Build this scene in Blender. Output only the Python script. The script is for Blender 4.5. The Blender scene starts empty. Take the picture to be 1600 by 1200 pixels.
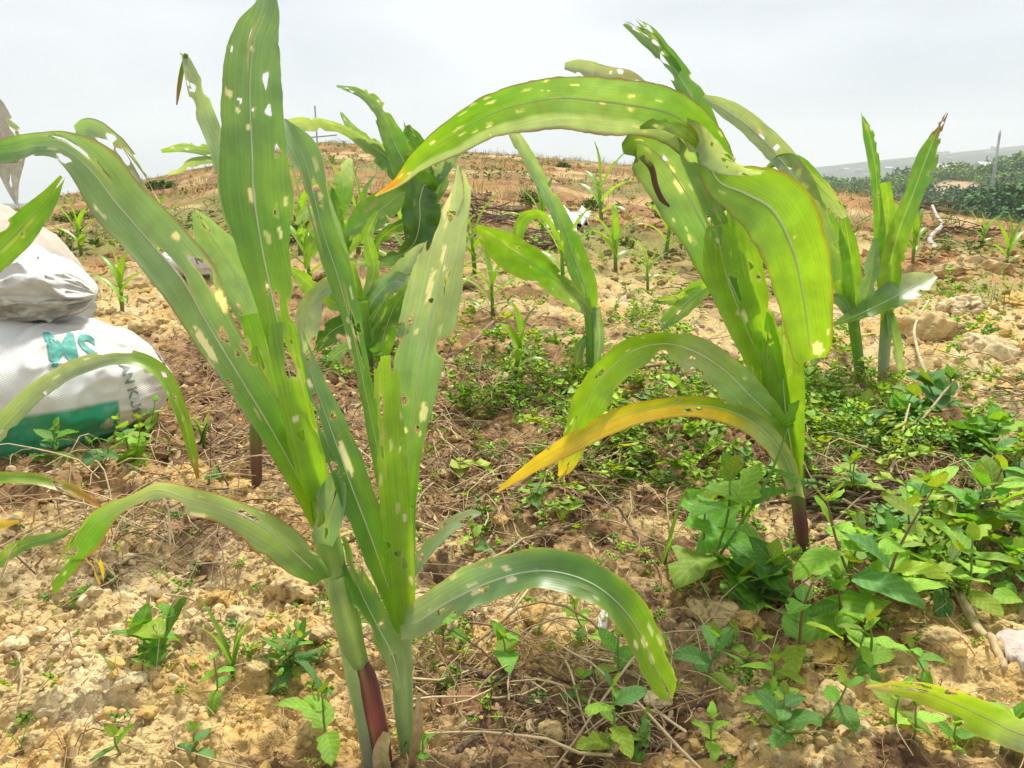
import bpy, math, random
import numpy as np
from mathutils import Vector, Matrix

# ------------------------------------------------------------------ camera, sky, sun, exposure
SC = bpy.context.scene
COL = SC.collection
F, CX, CY = 1256.0, 800.0, 600.0           # focal length and centre in photo pixels (1600 x 1200)
CAMH, PITCH = 0.55, math.radians(14.5)
CAM = np.array([0.0, 0.0, CAMH])
FWD = np.array([0.0, math.cos(PITCH), -math.sin(PITCH)])
UPV = np.array([0.0, math.sin(PITCH), math.cos(PITCH)])
RGT = np.array([1.0, 0.0, 0.0])

cam_data = bpy.data.cameras.new('camera')
cam_data.sensor_width = 36.0
cam_data.lens = 36.0 * F / 1600.0
cam_data.clip_start = 0.02
cam_data.clip_end = 6000.0
cam_obj = bpy.data.objects.new('camera', cam_data)
COL.objects.link(cam_obj)
cam_obj.location = CAM
cam_obj.rotation_euler = (math.radians(90) - PITCH, 0, 0)
SC.camera = cam_obj

SUN_EL, SUN_AZ = math.radians(58), math.radians(18)     # azimuth from +Y towards +X
world = bpy.data.worlds.new('World')
SC.world = world
world.use_nodes = True
wn, wl = world.node_tree.nodes, world.node_tree.links
wn.clear()
w_out = wn.new('ShaderNodeOutputWorld')
w_bg = wn.new('ShaderNodeBackground')
w_sky = wn.new('ShaderNodeTexSky')
w_sky.sky_type = 'NISHITA'
w_sky.sun_disc = False
w_sky.sun_elevation = SUN_EL
w_sky.sun_rotation = SUN_AZ
w_tc = wn.new('ShaderNodeTexCoord')
w_map = wn.new('ShaderNodeMapping')
w_map.inputs['Scale'].default_value = (1.0, 1.0, 3.2)
w_map.inputs['Rotation'].default_value = (0.0, 0.25, 0.4)
w_noise = wn.new('ShaderNodeTexNoise')
w_noise.inputs['Scale'].default_value = 1.9
w_noise.inputs['Detail'].default_value = 5.0
w_noise.inputs['Roughness'].default_value = 0.5
w_ramp = wn.new('ShaderNodeValToRGB')
w_ramp.color_ramp.elements[0].position = 0.34
w_ramp.color_ramp.elements[0].color = (1.78, 1.85, 2.06, 1)
w_ramp.color_ramp.elements[1].position = 0.66
w_ramp.color_ramp.elements[1].color = (2.78, 2.82, 2.87, 1)
w_mix = wn.new('ShaderNodeMix')
w_mix.data_type = 'RGBA'
w_mix.inputs[0].default_value = 0.94               # overcast: the cloud sheet hides nearly all of the clear sky
wl.new(w_tc.outputs['Generated'], w_map.inputs['Vector'])
wl.new(w_map.outputs['Vector'], w_noise.inputs['Vector'])
wl.new(w_noise.outputs['Fac'], w_ramp.inputs['Fac'])
wl.new(w_sky.outputs['Color'], w_mix.inputs[6])
wl.new(w_ramp.outputs['Color'], w_mix.inputs[7])
wl.new(w_mix.outputs[2], w_bg.inputs['Color'])
w_bg.inputs['Strength'].default_value = 0.1
wl.new(w_bg.outputs['Background'], w_out.inputs['Surface'])

sun_data = bpy.data.lights.new('sun', 'SUN')
sun_data.energy = 1.5
sun_data.angle = math.radians(11)
sun_data.color = (1.0, 0.96, 0.88)
sun_obj = bpy.data.objects.new('sun', sun_data)
COL.objects.link(sun_obj)
sd = Vector((math.sin(SUN_AZ) * math.cos(SUN_EL), math.cos(SUN_AZ) * math.cos(SUN_EL), math.sin(SUN_EL)))
sun_obj.rotation_euler = sd.to_track_quat('Z', 'Y').to_euler()

SC.view_settings.view_transform = 'Standard'
SC.view_settings.look = 'None'
SC.view_settings.exposure = 1.72
SC.view_settings.gamma = 1.0
SC.render.engine = 'CYCLES'
SC.cycles.use_denoising = True
SC.cycles.max_bounces = 5
SC.cycles.diffuse_bounces = 2
SC.cycles.transmission_bounces = 4
SC.cycles.transparent_max_bounces = 6
SC.cycles.volume_bounces = 2

RNG = np.random.default_rng(7)
random.seed(7)

# ------------------------------------------------------------------ numpy noise
def _hash(ix, iy, seed):
    h = (ix.astype(np.int64) * 374761393 + iy.astype(np.int64) * 668265263 + seed * 1274126177) & 0xffffffff
    h = ((h ^ (h >> 13)) * 1274126177) & 0xffffffff
    h = (h ^ (h >> 16)) & 0xffffffff
    return h.astype(np.float64) / 4294967295.0

def vnoise(x, y, seed=0):
    x = np.asarray(x, float); y = np.asarray(y, float)
    ix = np.floor(x); iy = np.floor(y)
    fx = x - ix; fy = y - iy
    fx = fx * fx * fx * (fx * (fx * 6 - 15) + 10); fy = fy * fy * fy * (fy * (fy * 6 - 15) + 10)
    a = _hash(ix, iy, seed); b = _hash(ix + 1, iy, seed)
    c = _hash(ix, iy + 1, seed); d = _hash(ix + 1, iy + 1, seed)
    return (a + (b - a) * fx) * (1 - fy) + (c + (d - c) * fx) * fy

def fbm(x, y, oct=4, seed=0, gain=0.5):
    s = 0.0; a = 1.0; n = 0.0
    for i in range(oct):
        s = s + a * vnoise(x * 2 ** i + 17.3 * i, y * 2 ** i - 9.1 * i, seed + i)
        n += a; a *= gain
    return s / n

def worley(x, y, seed=0):
    ix = np.floor(x); iy = np.floor(y)
    f1 = np.full(np.shape(x), 9.0); f2 = f1.copy(); cid = np.zeros(np.shape(x))
    for dx in (-1, 0, 1):
        for dy in (-1, 0, 1):
            cx = ix + dx; cy = iy + dy
            px = cx + _hash(cx, cy, seed); py = cy + _hash(cx, cy, seed + 5)
            d = np.hypot(px - x, py - y)
            closer = d < f1
            f2 = np.where(closer, f1, np.minimum(f2, d))
            cid = np.where(closer, _hash(cx, cy, seed + 9), cid)
            f1 = np.where(closer, d, f1)
    return f1, f2, cid

def smooth(a, b, x):
    t = np.clip((x - a) / (b - a), 0, 1)
    return t * t * (3 - 2 * t)

# ------------------------------------------------------------------ lens helpers
def ray(px, py):
    px = np.asarray(px, float)[..., None]; py = np.asarray(py, float)[..., None]
    d = (px - CX) / F * RGT + (CY - py) / F * UPV + FWD
    return d

def at(px, py, Y):
    """the point seen at a photo pixel that stands Y metres in front of the lens"""
    d = ray(px, py)
    return CAM + d * (np.asarray(Y, float)[..., None] / d[..., 1:2])

def project(v):
    q = v - CAM
    z = np.maximum(q @ FWD, 1e-3)
    return CX + F * (q @ RGT) / z, CY - F * (q @ UPV) / z, z

# ------------------------------------------------------------------ the lie of the land
def sky_table(rows):
    r = np.array(rows, float)
    d = ray(r[:, 0], r[:, 1])
    az = np.arctan2(d[:, 0], d[:, 1]); el = np.arctan2(d[:, 2], np.hypot(d[:, 0], d[:, 1]))
    o = np.argsort(az)
    return az[o], np.tan(el[o])
CREST = sky_table([(-400, 400), (0, 335), (100, 308), (220, 284), (330, 258), (400, 240), (505, 225), (580, 227), (700, 237), (800, 243),
                   (900, 253), (1000, 266), (1130, 284), (1200, 292), (1290, 300), (1350, 308), (1420, 322), (1480, 338), (1600, 356), (2000, 400)])
NEARHILL = sky_table([(-400, 520), (900, 390), (1250, 372), (1340, 362), (1400, 352), (1440, 344), (1500, 326), (1550, 315), (1600, 306), (1800, 284), (2100, 272)])
MIDHILL = sky_table([(-400, 400), (900, 330), (1200, 300), (1290, 292), (1330, 296), (1370, 296), (1410, 286), (1450, 278), (1480, 276), (1520, 278), (1560, 270), (1600, 259), (1700, 252), (1800, 254), (2100, 238)])
RIDGE = sky_table([(-400, 330), (900, 300), (1150, 276), (1270, 262), (1400, 248), (1500, 238), (1600, 228), (1800, 214), (2100, 205)])

def terrain(x, y):
    r = np.hypot(x, y); az = np.arctan2(x, y)
    azc = np.clip(az, -1.2, 1.2)
    def T(tab): return np.interp(azc, tab[0], tab[1])
    Dc = np.interp(azc, [-0.7, -0.3, 0.1, 0.35, 0.5, 0.62, 0.9], [30, 27, 24, 18, 14, 12, 12])
    zc = CAMH + Dc * T(CREST)
    zn = CAMH + 75 * T(NEARHILL); zm = CAMH + 210 * T(MIDHILL); zr = CAMH + 1200 * T(RIDGE)
    t = np.clip((r - 2.2) / (Dc - 2.2), 0, 1)
    z = zc * (0.55 * t + 0.45 * t * t * (3 - 2 * t))
    # rounded brow, then down into the valley
    dip = np.minimum(zn, zc) - 3.5
    z = np.where(r > Dc, zc + (dip - zc) * smooth(Dc, Dc + 26, r), z)
    z = np.where(r > Dc + 26, dip + (zn - dip) * smooth(Dc + 26, 75, r), z)
    z = np.where(r > 75, zn - 6 * smooth(75, 100, r), z)
    z = np.where(r > 100, (zn - 6) + (zm - zn + 6) * smooth(100, 210, r), z)
    z = np.where(r > 210, zm + (zm * 0 - 30) * smooth(210, 420, r), z)
    z = np.where(r > 420, (zm - 30) + (zr - zm + 30) * smooth(420, 1200, r), z)
    z = np.where(r > 1200, zr - 40 * smooth(1200, 1500, r), z)
    return z, Dc

def coarse(x, y):
    x = np.asarray(x, float); y = np.asarray(y, float)
    z, Dc = terrain(x, y)
    r = np.hypot(x, y)
    z = z + 0.05 * (fbm(x * 0.9, y * 0.9, 3, 3) - 0.5) * smooth(0.2, 1.5, r)
    z = z + 0.35 * (fbm(x * 0.35 + 4, y * 0.35, 4, 11) - 0.5) * smooth(3.5, 9, r) * (1 - smooth(0.93, 1.02, r / Dc) * 0.75)
    z = z + 1.6 * (fbm(x * 0.03, y * 0.03, 4, 21) - 0.5) * smooth(40, 70, r)
    return z

def hfun(x, y):
    x = np.asarray(x, float); y = np.asarray(y, float)
    r = np.hypot(x, y)
    z = coarse(x, y)
    near = 1 - smooth(5, 11, r)
    wx = x + 0.03 * (fbm(x * 9, y * 9, 2, 31) - .5); wy = y + 0.03 * (fbm(x * 9, y * 9, 2, 37) - .5)
    z = z + near * 0.045 * (fbm(x * 4.5, y * 4.5, 3, 41) - 0.5)
    f1, f2, cid = worley(wx * 13, wy * 13, 51)
    m = smooth(0.40, 0.62, fbm(x * 2.6, y * 2.6, 3, 61))
    z = z + near * m * (0.026 * (0.4 + cid) * np.sqrt(np.clip(1 - (f1 / 0.72) ** 2, 0, 1)) - 0.006)
    f1, f2, cid = worley(wx * 38, wy * 38, 71)
    z = z + near * 0.010 * np.sqrt(np.clip(1 - (f1 / 0.75) ** 2, 0, 1)) * (0.2 + cid)
    z = z + near * 0.013 * (fbm(x * 42, y * 42, 4, 81, .6) - 0.5)
    g1, g2, gid = worley(wx * 11 + 3, wy * 11, 77)
    z = z - near * (1 - m) * 0.012 * np.exp(-((g2 - g1) / .07) ** 2) + near * (1 - m) * .012 * (gid - .5)
    f1, f2, cid = worley(x * 95, y * 95, 75)
    z = z + near * (1 - smooth(1.2, 2.0, r)) * 0.0042 * np.sqrt(np.clip(1 - (f1 / 0.7) ** 2, 0, 1)) * cid
    mid = smooth(2.5, 5, r) * (1 - smooth(24, 32, r))
    z = z + mid * 0.10 * (fbm(x * 2.2, y * 2.2, 4, 91, 0.6) - 0.5)
    return z

_TS = np.concatenate([np.linspace(0.45, 6, 500), np.geomspace(6.05, 60, 220)])
def ground_px(px, py):
    """where the sight lines of photo pixels meet the ground (n x 3), nan where they do not"""
    px = np.atleast_1d(np.asarray(px, float)); py = np.atleast_1d(np.asarray(py, float))
    d = ray(px, py)
    d = d / np.hypot(d[:, 0], d[:, 1])[:, None]
    X = d[:, None, 0] * _TS; Yy = d[:, None, 1] * _TS
    Z = CAMH + d[:, None, 2] * _TS
    below = Z < coarse(X, Yy)
    k = np.argmax(below, 1)
    ok = below.any(1)
    t = _TS[k]
    p = np.stack([d[:, 0] * t, d[:, 1] * t, np.zeros_like(t)], 1)
    p[:, 2] = hfun(p[:, 0], p[:, 1])
    p[~ok] = np.nan
    return p
def gp(px, py):
    return ground_px([px], [py])[0]

# ------------------------------------------------------------------ mesh helpers
def link(o, parent=None):
    COL.objects.link(o)
    if parent is not None: o.parent = parent
    return o

def make_mesh(name, v, f, col=None, luv=None, smooth_shade=True, mats=()):
    v = np.ascontiguousarray(v, np.float32)
    me = bpy.data.meshes.new(name)
    if not isinstance(f, (list, tuple)): f = [f]
    f = [np.asarray(q) for q in f if len(q)]
    me.vertices.add(len(v)); me.vertices.foreach_set('co', v.ravel())
    nl = sum(q.size for q in f); npoly = sum(len(q) for q in f)
    me.loops.add(nl); me.polygons.add(npoly)
    me.loops.foreach_set('vertex_index', np.concatenate([q.ravel() for q in f]).astype(np.int32))
    starts = []; s = 0
    for q in f:
        k = q.shape[1]
        starts.append(s + np.arange(len(q)) * k); s += q.size
    me.polygons.foreach_set('loop_start', np.concatenate(starts).astype(np.int32))
    me.polygons.foreach_set('use_smooth', np.full(npoly, bool(smooth_shade)))
    if col is not None:
        a = me.attributes.new('Col', 'FLOAT_COLOR', 'POINT')
        c = np.ones((len(v), 4), np.float32); c[:, :3] = col
        a.data.foreach_set('color', c.ravel())
    if luv is not None:
        a = me.attributes.new('luv', 'FLOAT_VECTOR', 'POINT')
        a.data.foreach_set('vector', np.ascontiguousarray(luv, np.float32).ravel())
    me.update(calc_edges=True)
    me.validate()
    for m in mats: me.materials.append(m)
    return me

def add(name, me, parent=None, loc=None):
    o = bpy.data.objects.new(name, me)
    if loc is not None: o.location = loc
    return link(o, parent)

def tag(o, label=None, cat=None, group=None, kind=None):
    if label: o['label'] = label
    if cat: o['category'] = cat
    if group: o['group'] = group
    if kind: o['kind'] = kind
    return o

def thing(name, loc, label, cat, group=None):
    o = bpy.data.objects.new(name, None)
    o.empty_display_size = 0.05
    o.location = loc
    COL.objects.link(o)
    return tag(o, label, cat, group)

def grid_faces(nu, nv, wrap=False):
    i = np.arange(nu - 1)[:, None]; j = np.arange(nv if wrap else nv - 1)[None, :]
    j2 = (j + 1) % nv if wrap else j + 1
    return np.stack([i * nv + j, (i + 1) * nv + j, (i + 1) * nv + j2, i * nv + j2], -1).reshape(-1, 4)

def spline(pts, n):
    """Catmull-Rom through the rows of pts, n samples evenly along the chord length of the first three columns"""
    pts = np.asarray(pts, float)
    seg = np.linalg.norm(np.diff(pts[:, :3], axis=0), axis=1)
    u = np.concatenate([[0], np.cumsum(np.maximum(seg, 1e-6))]); u /= u[-1]
    m = np.zeros_like(pts)
    m[1:-1] = (pts[2:] - pts[:-2]) / (u[2:] - u[:-2])[:, None]
    m[0] = (pts[1] - pts[0]) / (u[1] - u[0]); m[-1] = (pts[-1] - pts[-2]) / (u[-1] - u[-2])
    t = np.linspace(0, 1, n)
    k = np.clip(np.searchsorted(u, t, 'right') - 1, 0, len(u) - 2)
    h = (u[k + 1] - u[k])[:, None]; s = ((t - u[k]) / (u[k + 1] - u[k]))[:, None]
    return ((2 * s ** 3 - 3 * s ** 2 + 1) * pts[k] + (s ** 3 - 2 * s ** 2 + s) * h * m[k]
            + (-2 * s ** 3 + 3 * s ** 2) * pts[k + 1] + (s ** 3 - s ** 2) * h * m[k + 1])

def norm(a):
    return a / np.maximum(np.linalg.norm(a, axis=-1, keepdims=True), 1e-9)

def tube(path, rad, sides=10, cap=True):
    """verts and quads of a tube along path (n x 3) with radii (n,)"""
    path = np.asarray(path, float); n = len(path)
    T = norm(np.gradient(path, axis=0))
    ref = np.array([0.31, 0.87, 0.38]) if abs(T[:, 1]).mean() < 0.8 else np.array([0.9, 0.1, 0.4])
    A = norm(np.cross(T, ref)); B = np.cross(T, A)
    ph = np.arange(sides) * 2 * math.pi / sides
    ring = path[:, None] + np.asarray(rad)[:, None, None] * (A[:, None] * np.cos(ph)[None, :, None] + B[:, None] * np.sin(ph)[None, :, None])
    v = ring.reshape(-1, 3)
    f = grid_faces(n, sides, True)
    if cap:
        v = np.vstack([v, path[:1], path[-1:]])
        k = len(v) - 2
        j = np.arange(sides)
        f0 = np.stack([np.full(sides, k), j, (j + 1) % sides], 1)
        b = (n - 1) * sides
        f1 = np.stack([np.full(sides, k + 1), b + (j + 1) % sides, b + j], 1)
        return v, [f, f0, f1]
    return v, [f]

def ramp_col(t, stops):
    ts = [s[0] for s in stops]; cs = np.array([s[1] for s in stops])
    return np.stack([np.interp(t, ts, cs[:, i]) for i in range(3)], -1)

# ------------------------------------------------------------------ materials
def new_mat(name):
    m = bpy.data.materials.new(name); m.use_nodes = True
    nt = m.node_tree; nt.nodes.clear()
    out = nt.nodes.new('ShaderNodeOutputMaterial')
    return m, nt.nodes, nt.links, out

def attr(n, name):
    a = n.new('ShaderNodeAttribute'); a.attribute_name = name
    return a

def mathn(n, l, op, a, b=None, c=None):
    m = n.new('ShaderNodeMath'); m.operation = op
    for i, x in enumerate((a, b, c)):
        if x is None: continue
        if isinstance(x, (int, float)): m.inputs[i].default_value = x
        else: l.new(x, m.inputs[i])
    return m.outputs[0]

def mixc(n, l, fac, a, b, blend='MIX'):
    m = n.new('ShaderNodeMix'); m.data_type = 'RGBA'; m.blend_type = blend
    for k, x in ((0, fac), (6, a), (7, b)):
        if isinstance(x, (int, float)): m.inputs[k].default_value = x
        elif isinstance(x, tuple): m.inputs[k].default_value = (*x, 1)
        else: l.new(x, m.inputs[k])
    return m.outputs[2]

def remap(n, l, x, a, b, c, d):
    m = n.new('ShaderNodeMapRange')
    l.new(x, m.inputs[0])
    for i, q in enumerate((a, b, c, d)): m.inputs[i + 1].default_value = q
    return m.outputs[0]

def leaf_material(name, trans=0.42, rough=0.42, spec=0.95, stripes=True, veins=False, rib=0.5, tmul=(1.75, 1.6, 0.45)):
    m, n, l, out = new_mat(name)
    c = attr(n, 'Col').outputs['Color']
    sep = n.new('ShaderNodeSeparateXYZ'); l.new(attr(n, 'luv').outputs['Vector'], sep.inputs[0])
    s, x, v = sep.outputs
    av = mathn(n, l, 'ABSOLUTE', v)
    comb = n.new('ShaderNodeCombineXYZ')
    l.new(mathn(n, l, 'MULTIPLY', s, 9.0), comb.inputs[0])
    l.new(mathn(n, l, 'MULTIPLY', x, 520.0 if stripes else 60.0), comb.inputs[1])
    nz = n.new('ShaderNodeTexNoise'); nz.inputs['Scale'].default_value = 1.0; nz.inputs['Detail'].default_value = 3.0
    l.new(comb.outputs[0], nz.inputs['Vector'])
    k = remap(n, l, nz.outputs['Fac'], 0.3, 0.7, 0.91, 1.08)
    if stripes:
        ln = mathn(n, l, 'SINE', mathn(n, l, 'MULTIPLY', x, 2 * math.pi / 0.0031))
        k = mathn(n, l, 'MULTIPLY', k, remap(n, l, ln, -1, 1, 0.965, 1.03))
    mott = n.new('ShaderNodeTexNoise'); mott.inputs['Scale'].default_value = 38.0; mott.inputs['Detail'].default_value = 3.0
    tc = n.new('ShaderNodeTexCoord'); l.new(tc.outputs['Object'], mott.inputs['Vector'])
    k2 = remap(n, l, mott.outputs['Fac'], 0.3, 0.7, 0.85, 1.15)
    kk = mathn(n, l, 'MULTIPLY', k, k2)
    height = nz.outputs['Fac']
    if veins:
        oi = n.new('ShaderNodeObjectInfo')
        kk = mathn(n, l, 'MULTIPLY', kk, remap(n, l, oi.outputs['Random'], 0, 1, 0.75, 1.25))
        ph = mathn(n, l, 'SUBTRACT', mathn(n, l, 'MULTIPLY', s, 44.0), mathn(n, l, 'MULTIPLY', av, 5.0))
        w = mathn(n, l, 'POWER', mathn(n, l, 'ABSOLUTE', mathn(n, l, 'SINE', ph)), 0.5)
        kk = mathn(n, l, 'MULTIPLY', kk, remap(n, l, w, 0, 1, 1.3, 0.95))
        height = w
    vm = n.new('ShaderNodeVectorMath'); vm.operation = 'SCALE'
    l.new(c, vm.inputs[0]); l.new(kk, vm.inputs['Scale'])
    ribf = mathn(n, l, 'MULTIPLY', remap(n, l, av, 0.03, 0.085, 1.0, 0.0), rib)
    base = mixc(n, l, ribf, vm.outputs[0], (0.42, 0.55, 0.27))
    p = n.new('ShaderNodeBsdfPrincipled')
    l.new(base, p.inputs['Base Color'])
    p.inputs['Roughness'].default_value = rough
    p.inputs['Specular IOR Level'].default_value = spec
    if stripes:
        p.inputs['Sheen Weight'].default_value = 0.38; p.inputs['Sheen Roughness'].default_value = 0.35
    bump = n.new('ShaderNodeBump'); bump.inputs['Strength'].default_value = 0.12; bump.inputs['Distance'].default_value = 0.002
    l.new(height, bump.inputs['Height']); l.new(bump.outputs[0], p.inputs['Normal'])
    tr = n.new('ShaderNodeBsdfTranslucent')
    l.new(mixc(n, l, 1.0, base, tmul, 'MULTIPLY'), tr.inputs['Color'])
    ms = n.new('ShaderNodeMixShader'); ms.inputs[0].default_value = trans
    l.new(p.outputs[0], ms.inputs[1]); l.new(tr.outputs[0], ms.inputs[2])
    l.new(ms.outputs[0], out.inputs['Surface'])
    return m

def col_material(name, rough=0.9, spec=0.2, scale=60.0, amp=0.25, bump=0.3, bscale=300.0, bdist=0.003, rnd=0.0):
    """colour from the mesh, grain and fine relief from noise"""
    m, n, l, out = new_mat(name)
    c = attr(n, 'Col').outputs['Color']
    tc = n.new('ShaderNodeTexCoord')
    nz = n.new('ShaderNodeTexNoise'); nz.inputs['Scale'].default_value = scale; nz.inputs['Detail'].default_value = 6.0; nz.inputs['Roughness'].default_value = 0.65
    l.new(tc.outputs['Object'], nz.inputs['Vector'])
    k = remap(n, l, nz.outputs['Fac'], 0.28, 0.72, 1 - amp, 1 + amp)
    if rnd:
        oi = n.new('ShaderNodeObjectInfo')
        k = mathn(n, l, 'MULTIPLY', k, remap(n, l, oi.outputs['Random'], 0, 1, 1 - rnd, 1 + rnd))
    vm = n.new('ShaderNodeVectorMath'); vm.operation = 'SCALE'
    l.new(c, vm.inputs[0]); l.new(k, vm.inputs['Scale'])
    p = n.new('ShaderNodeBsdfPrincipled')
    l.new(vm.outputs[0], p.inputs['Base Color'])
    p.inputs['Roughness'].default_value = rough; p.inputs['Specular IOR Level'].default_value = spec
    if bump:
        nb = n.new('ShaderNodeTexNoise'); nb.inputs['Scale'].default_value = bscale; nb.inputs['Detail'].default_value = 4.0
        l.new(tc.outputs['Object'], nb.inputs['Vector'])
        b = n.new('ShaderNodeBump'); b.inputs['Strength'].default_value = bump; b.inputs['Distance'].default_value = bdist
        l.new(nb.outputs['Fac'], b.inputs['Height']); l.new(b.outputs[0], p.inputs['Normal'])
    l.new(p.outputs[0], out.inputs['Surface'])
    return m

M_MAIZE = leaf_material('maize_leaf')
M_WEED = leaf_material('weed_leaf', trans=0.34, rough=0.62, spec=0.3, stripes=False, veins=True, rib=0.3)
M_SMALL = leaf_material('small_leaf', trans=0.30, rough=0.5, spec=0.3, stripes=False, rib=0.0)
M_STALK = col_material('stalk', rough=0.45, spec=0.45, scale=40, amp=0.15, bump=0.15, bscale=200)
M_SOIL = col_material('soil', rough=0.95, spec=0.12, scale=60, amp=0.38, bump=0.8, bscale=170, bdist=0.006)
M_CLOD = col_material('clod', rough=0.95, spec=0.12, scale=70, amp=0.25, bump=0.6, bscale=330, bdist=0.003)
M_DRY = col_material('dry_plant', rough=0.85, spec=0.2, scale=120, amp=0.25, bump=0.3, bscale=500, bdist=0.001)
M_SACK = col_material('woven_sack', rough=0.55, spec=0.35, scale=14, amp=0.10, bump=0.0)
M_PRINT = col_material('sack_print', rough=0.6, spec=0.3, scale=70, amp=0.55, bump=0.0)
M_FAR = col_material('far_paint', rough=0.8, spec=0.2, scale=2.0, amp=0.1, bump=0.0)
M_CROWN = col_material('tree_foliage', rough=0.7, spec=0.2, scale=0.6, amp=0.3, bump=0.0)

# weave on the sacks
def weave(m):
    n, l = m.node_tree.nodes, m.node_tree.links
    p = next(x for x in n if x.type == 'BSDF_PRINCIPLED')
    sep = n.new('ShaderNodeSeparateXYZ'); l.new(attr(n, 'luv').outputs['Vector'], sep.inputs[0])
    a = mathn(n, l, 'SINE', mathn(n, l, 'MULTIPLY', sep.outputs[0], 2 * math.pi / 0.006))
    b = mathn(n, l, 'SINE', mathn(n, l, 'MULTIPLY', sep.outputs[1], 2 * math.pi / 0.006))
    h = mathn(n, l, 'MULTIPLY', a, b)
    tc = n.new('ShaderNodeTexCoord')
    nz = n.new('ShaderNodeTexNoise'); nz.inputs['Scale'].default_value = 16; nz.inputs['Detail'].default_value = 5
    l.new(tc.outputs['Object'], nz.inputs['Vector'])
    h2 = mathn(n, l, 'ADD', mathn(n, l, 'MULTIPLY', h, 0.22), mathn(n, l, 'MULTIPLY', nz.outputs['Fac'], 2.2))
    src = p.inputs['Base Color'].links[0].from_socket
    vm = n.new('ShaderNodeVectorMath'); vm.operation = 'SCALE'; l.new(src, vm.inputs[0]); l.new(remap(n, l, h, -1, 1, .93, 1.07), vm.inputs['Scale']); l.new(vm.outputs[0], p.inputs['Base Color'])
    bp = n.new('ShaderNodeBump'); bp.inputs['Strength'].default_value = 0.5; bp.inputs['Distance'].default_value = 0.006
    l.new(h2, bp.inputs['Height']); l.new(bp.outputs[0], p.inputs['Normal'])
weave(M_SACK)

# linear colours
TAN = np.array((0.60, 0.445, 0.205)); PALE = np.array((0.70, 0.56, 0.31)); OCHRE = np.array((0.60, 0.39, 0.13))
HUMUS = np.array((0.10, 0.055, 0.030)); RUST = np.array((0.38, 0.20, 0.075)); LITTER = np.array((0.30, 0.175, 0.08))
GREEN = np.array((0.105, 0.275, 0.032)); LIME = np.array((0.23, 0.44, 0.022)); BLUEG = np.array((0.20, 0.355, 0.20))
DARKG = np.array((0.06, 0.17, 0.025)); PALEG = np.array((0.36, 0.48, 0.32)); YELLOW = np.array((0.74, 0.54, 0.04))
ORANGE = np.array((0.55, 0.19, 0.025)); PURPLE = np.array((0.13, 0.045, 0.055)); STRAW = np.array((0.56, 0.44, 0.24))
BROWN = np.array((0.20, 0.11, 0.055)); WHITE = np.array((0.78, 0.77, 0.73)); SG = np.array((0.30, 0.46, 0.17)); WINDOW = np.array((0.80, 0.81, 0.71))

# ------------------------------------------------------------------ ground sheet
def px_blob(x, y, z, blobs):
    """soft cover map: ellipses given by the spots on the land where the photograph shows them"""
    px, py, dd = project(np.stack([x, y, z], -1))
    m = np.zeros_like(px)
    for (cx, cy, rx, ry, s) in blobs:
        e = ((px - cx) / rx) ** 2 + ((py - cy) / ry) ** 2
        m = np.maximum(m, s * np.exp(-e * 0.9))
    front = (y > 0.3)
    return np.where(front, m, 0)

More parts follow.
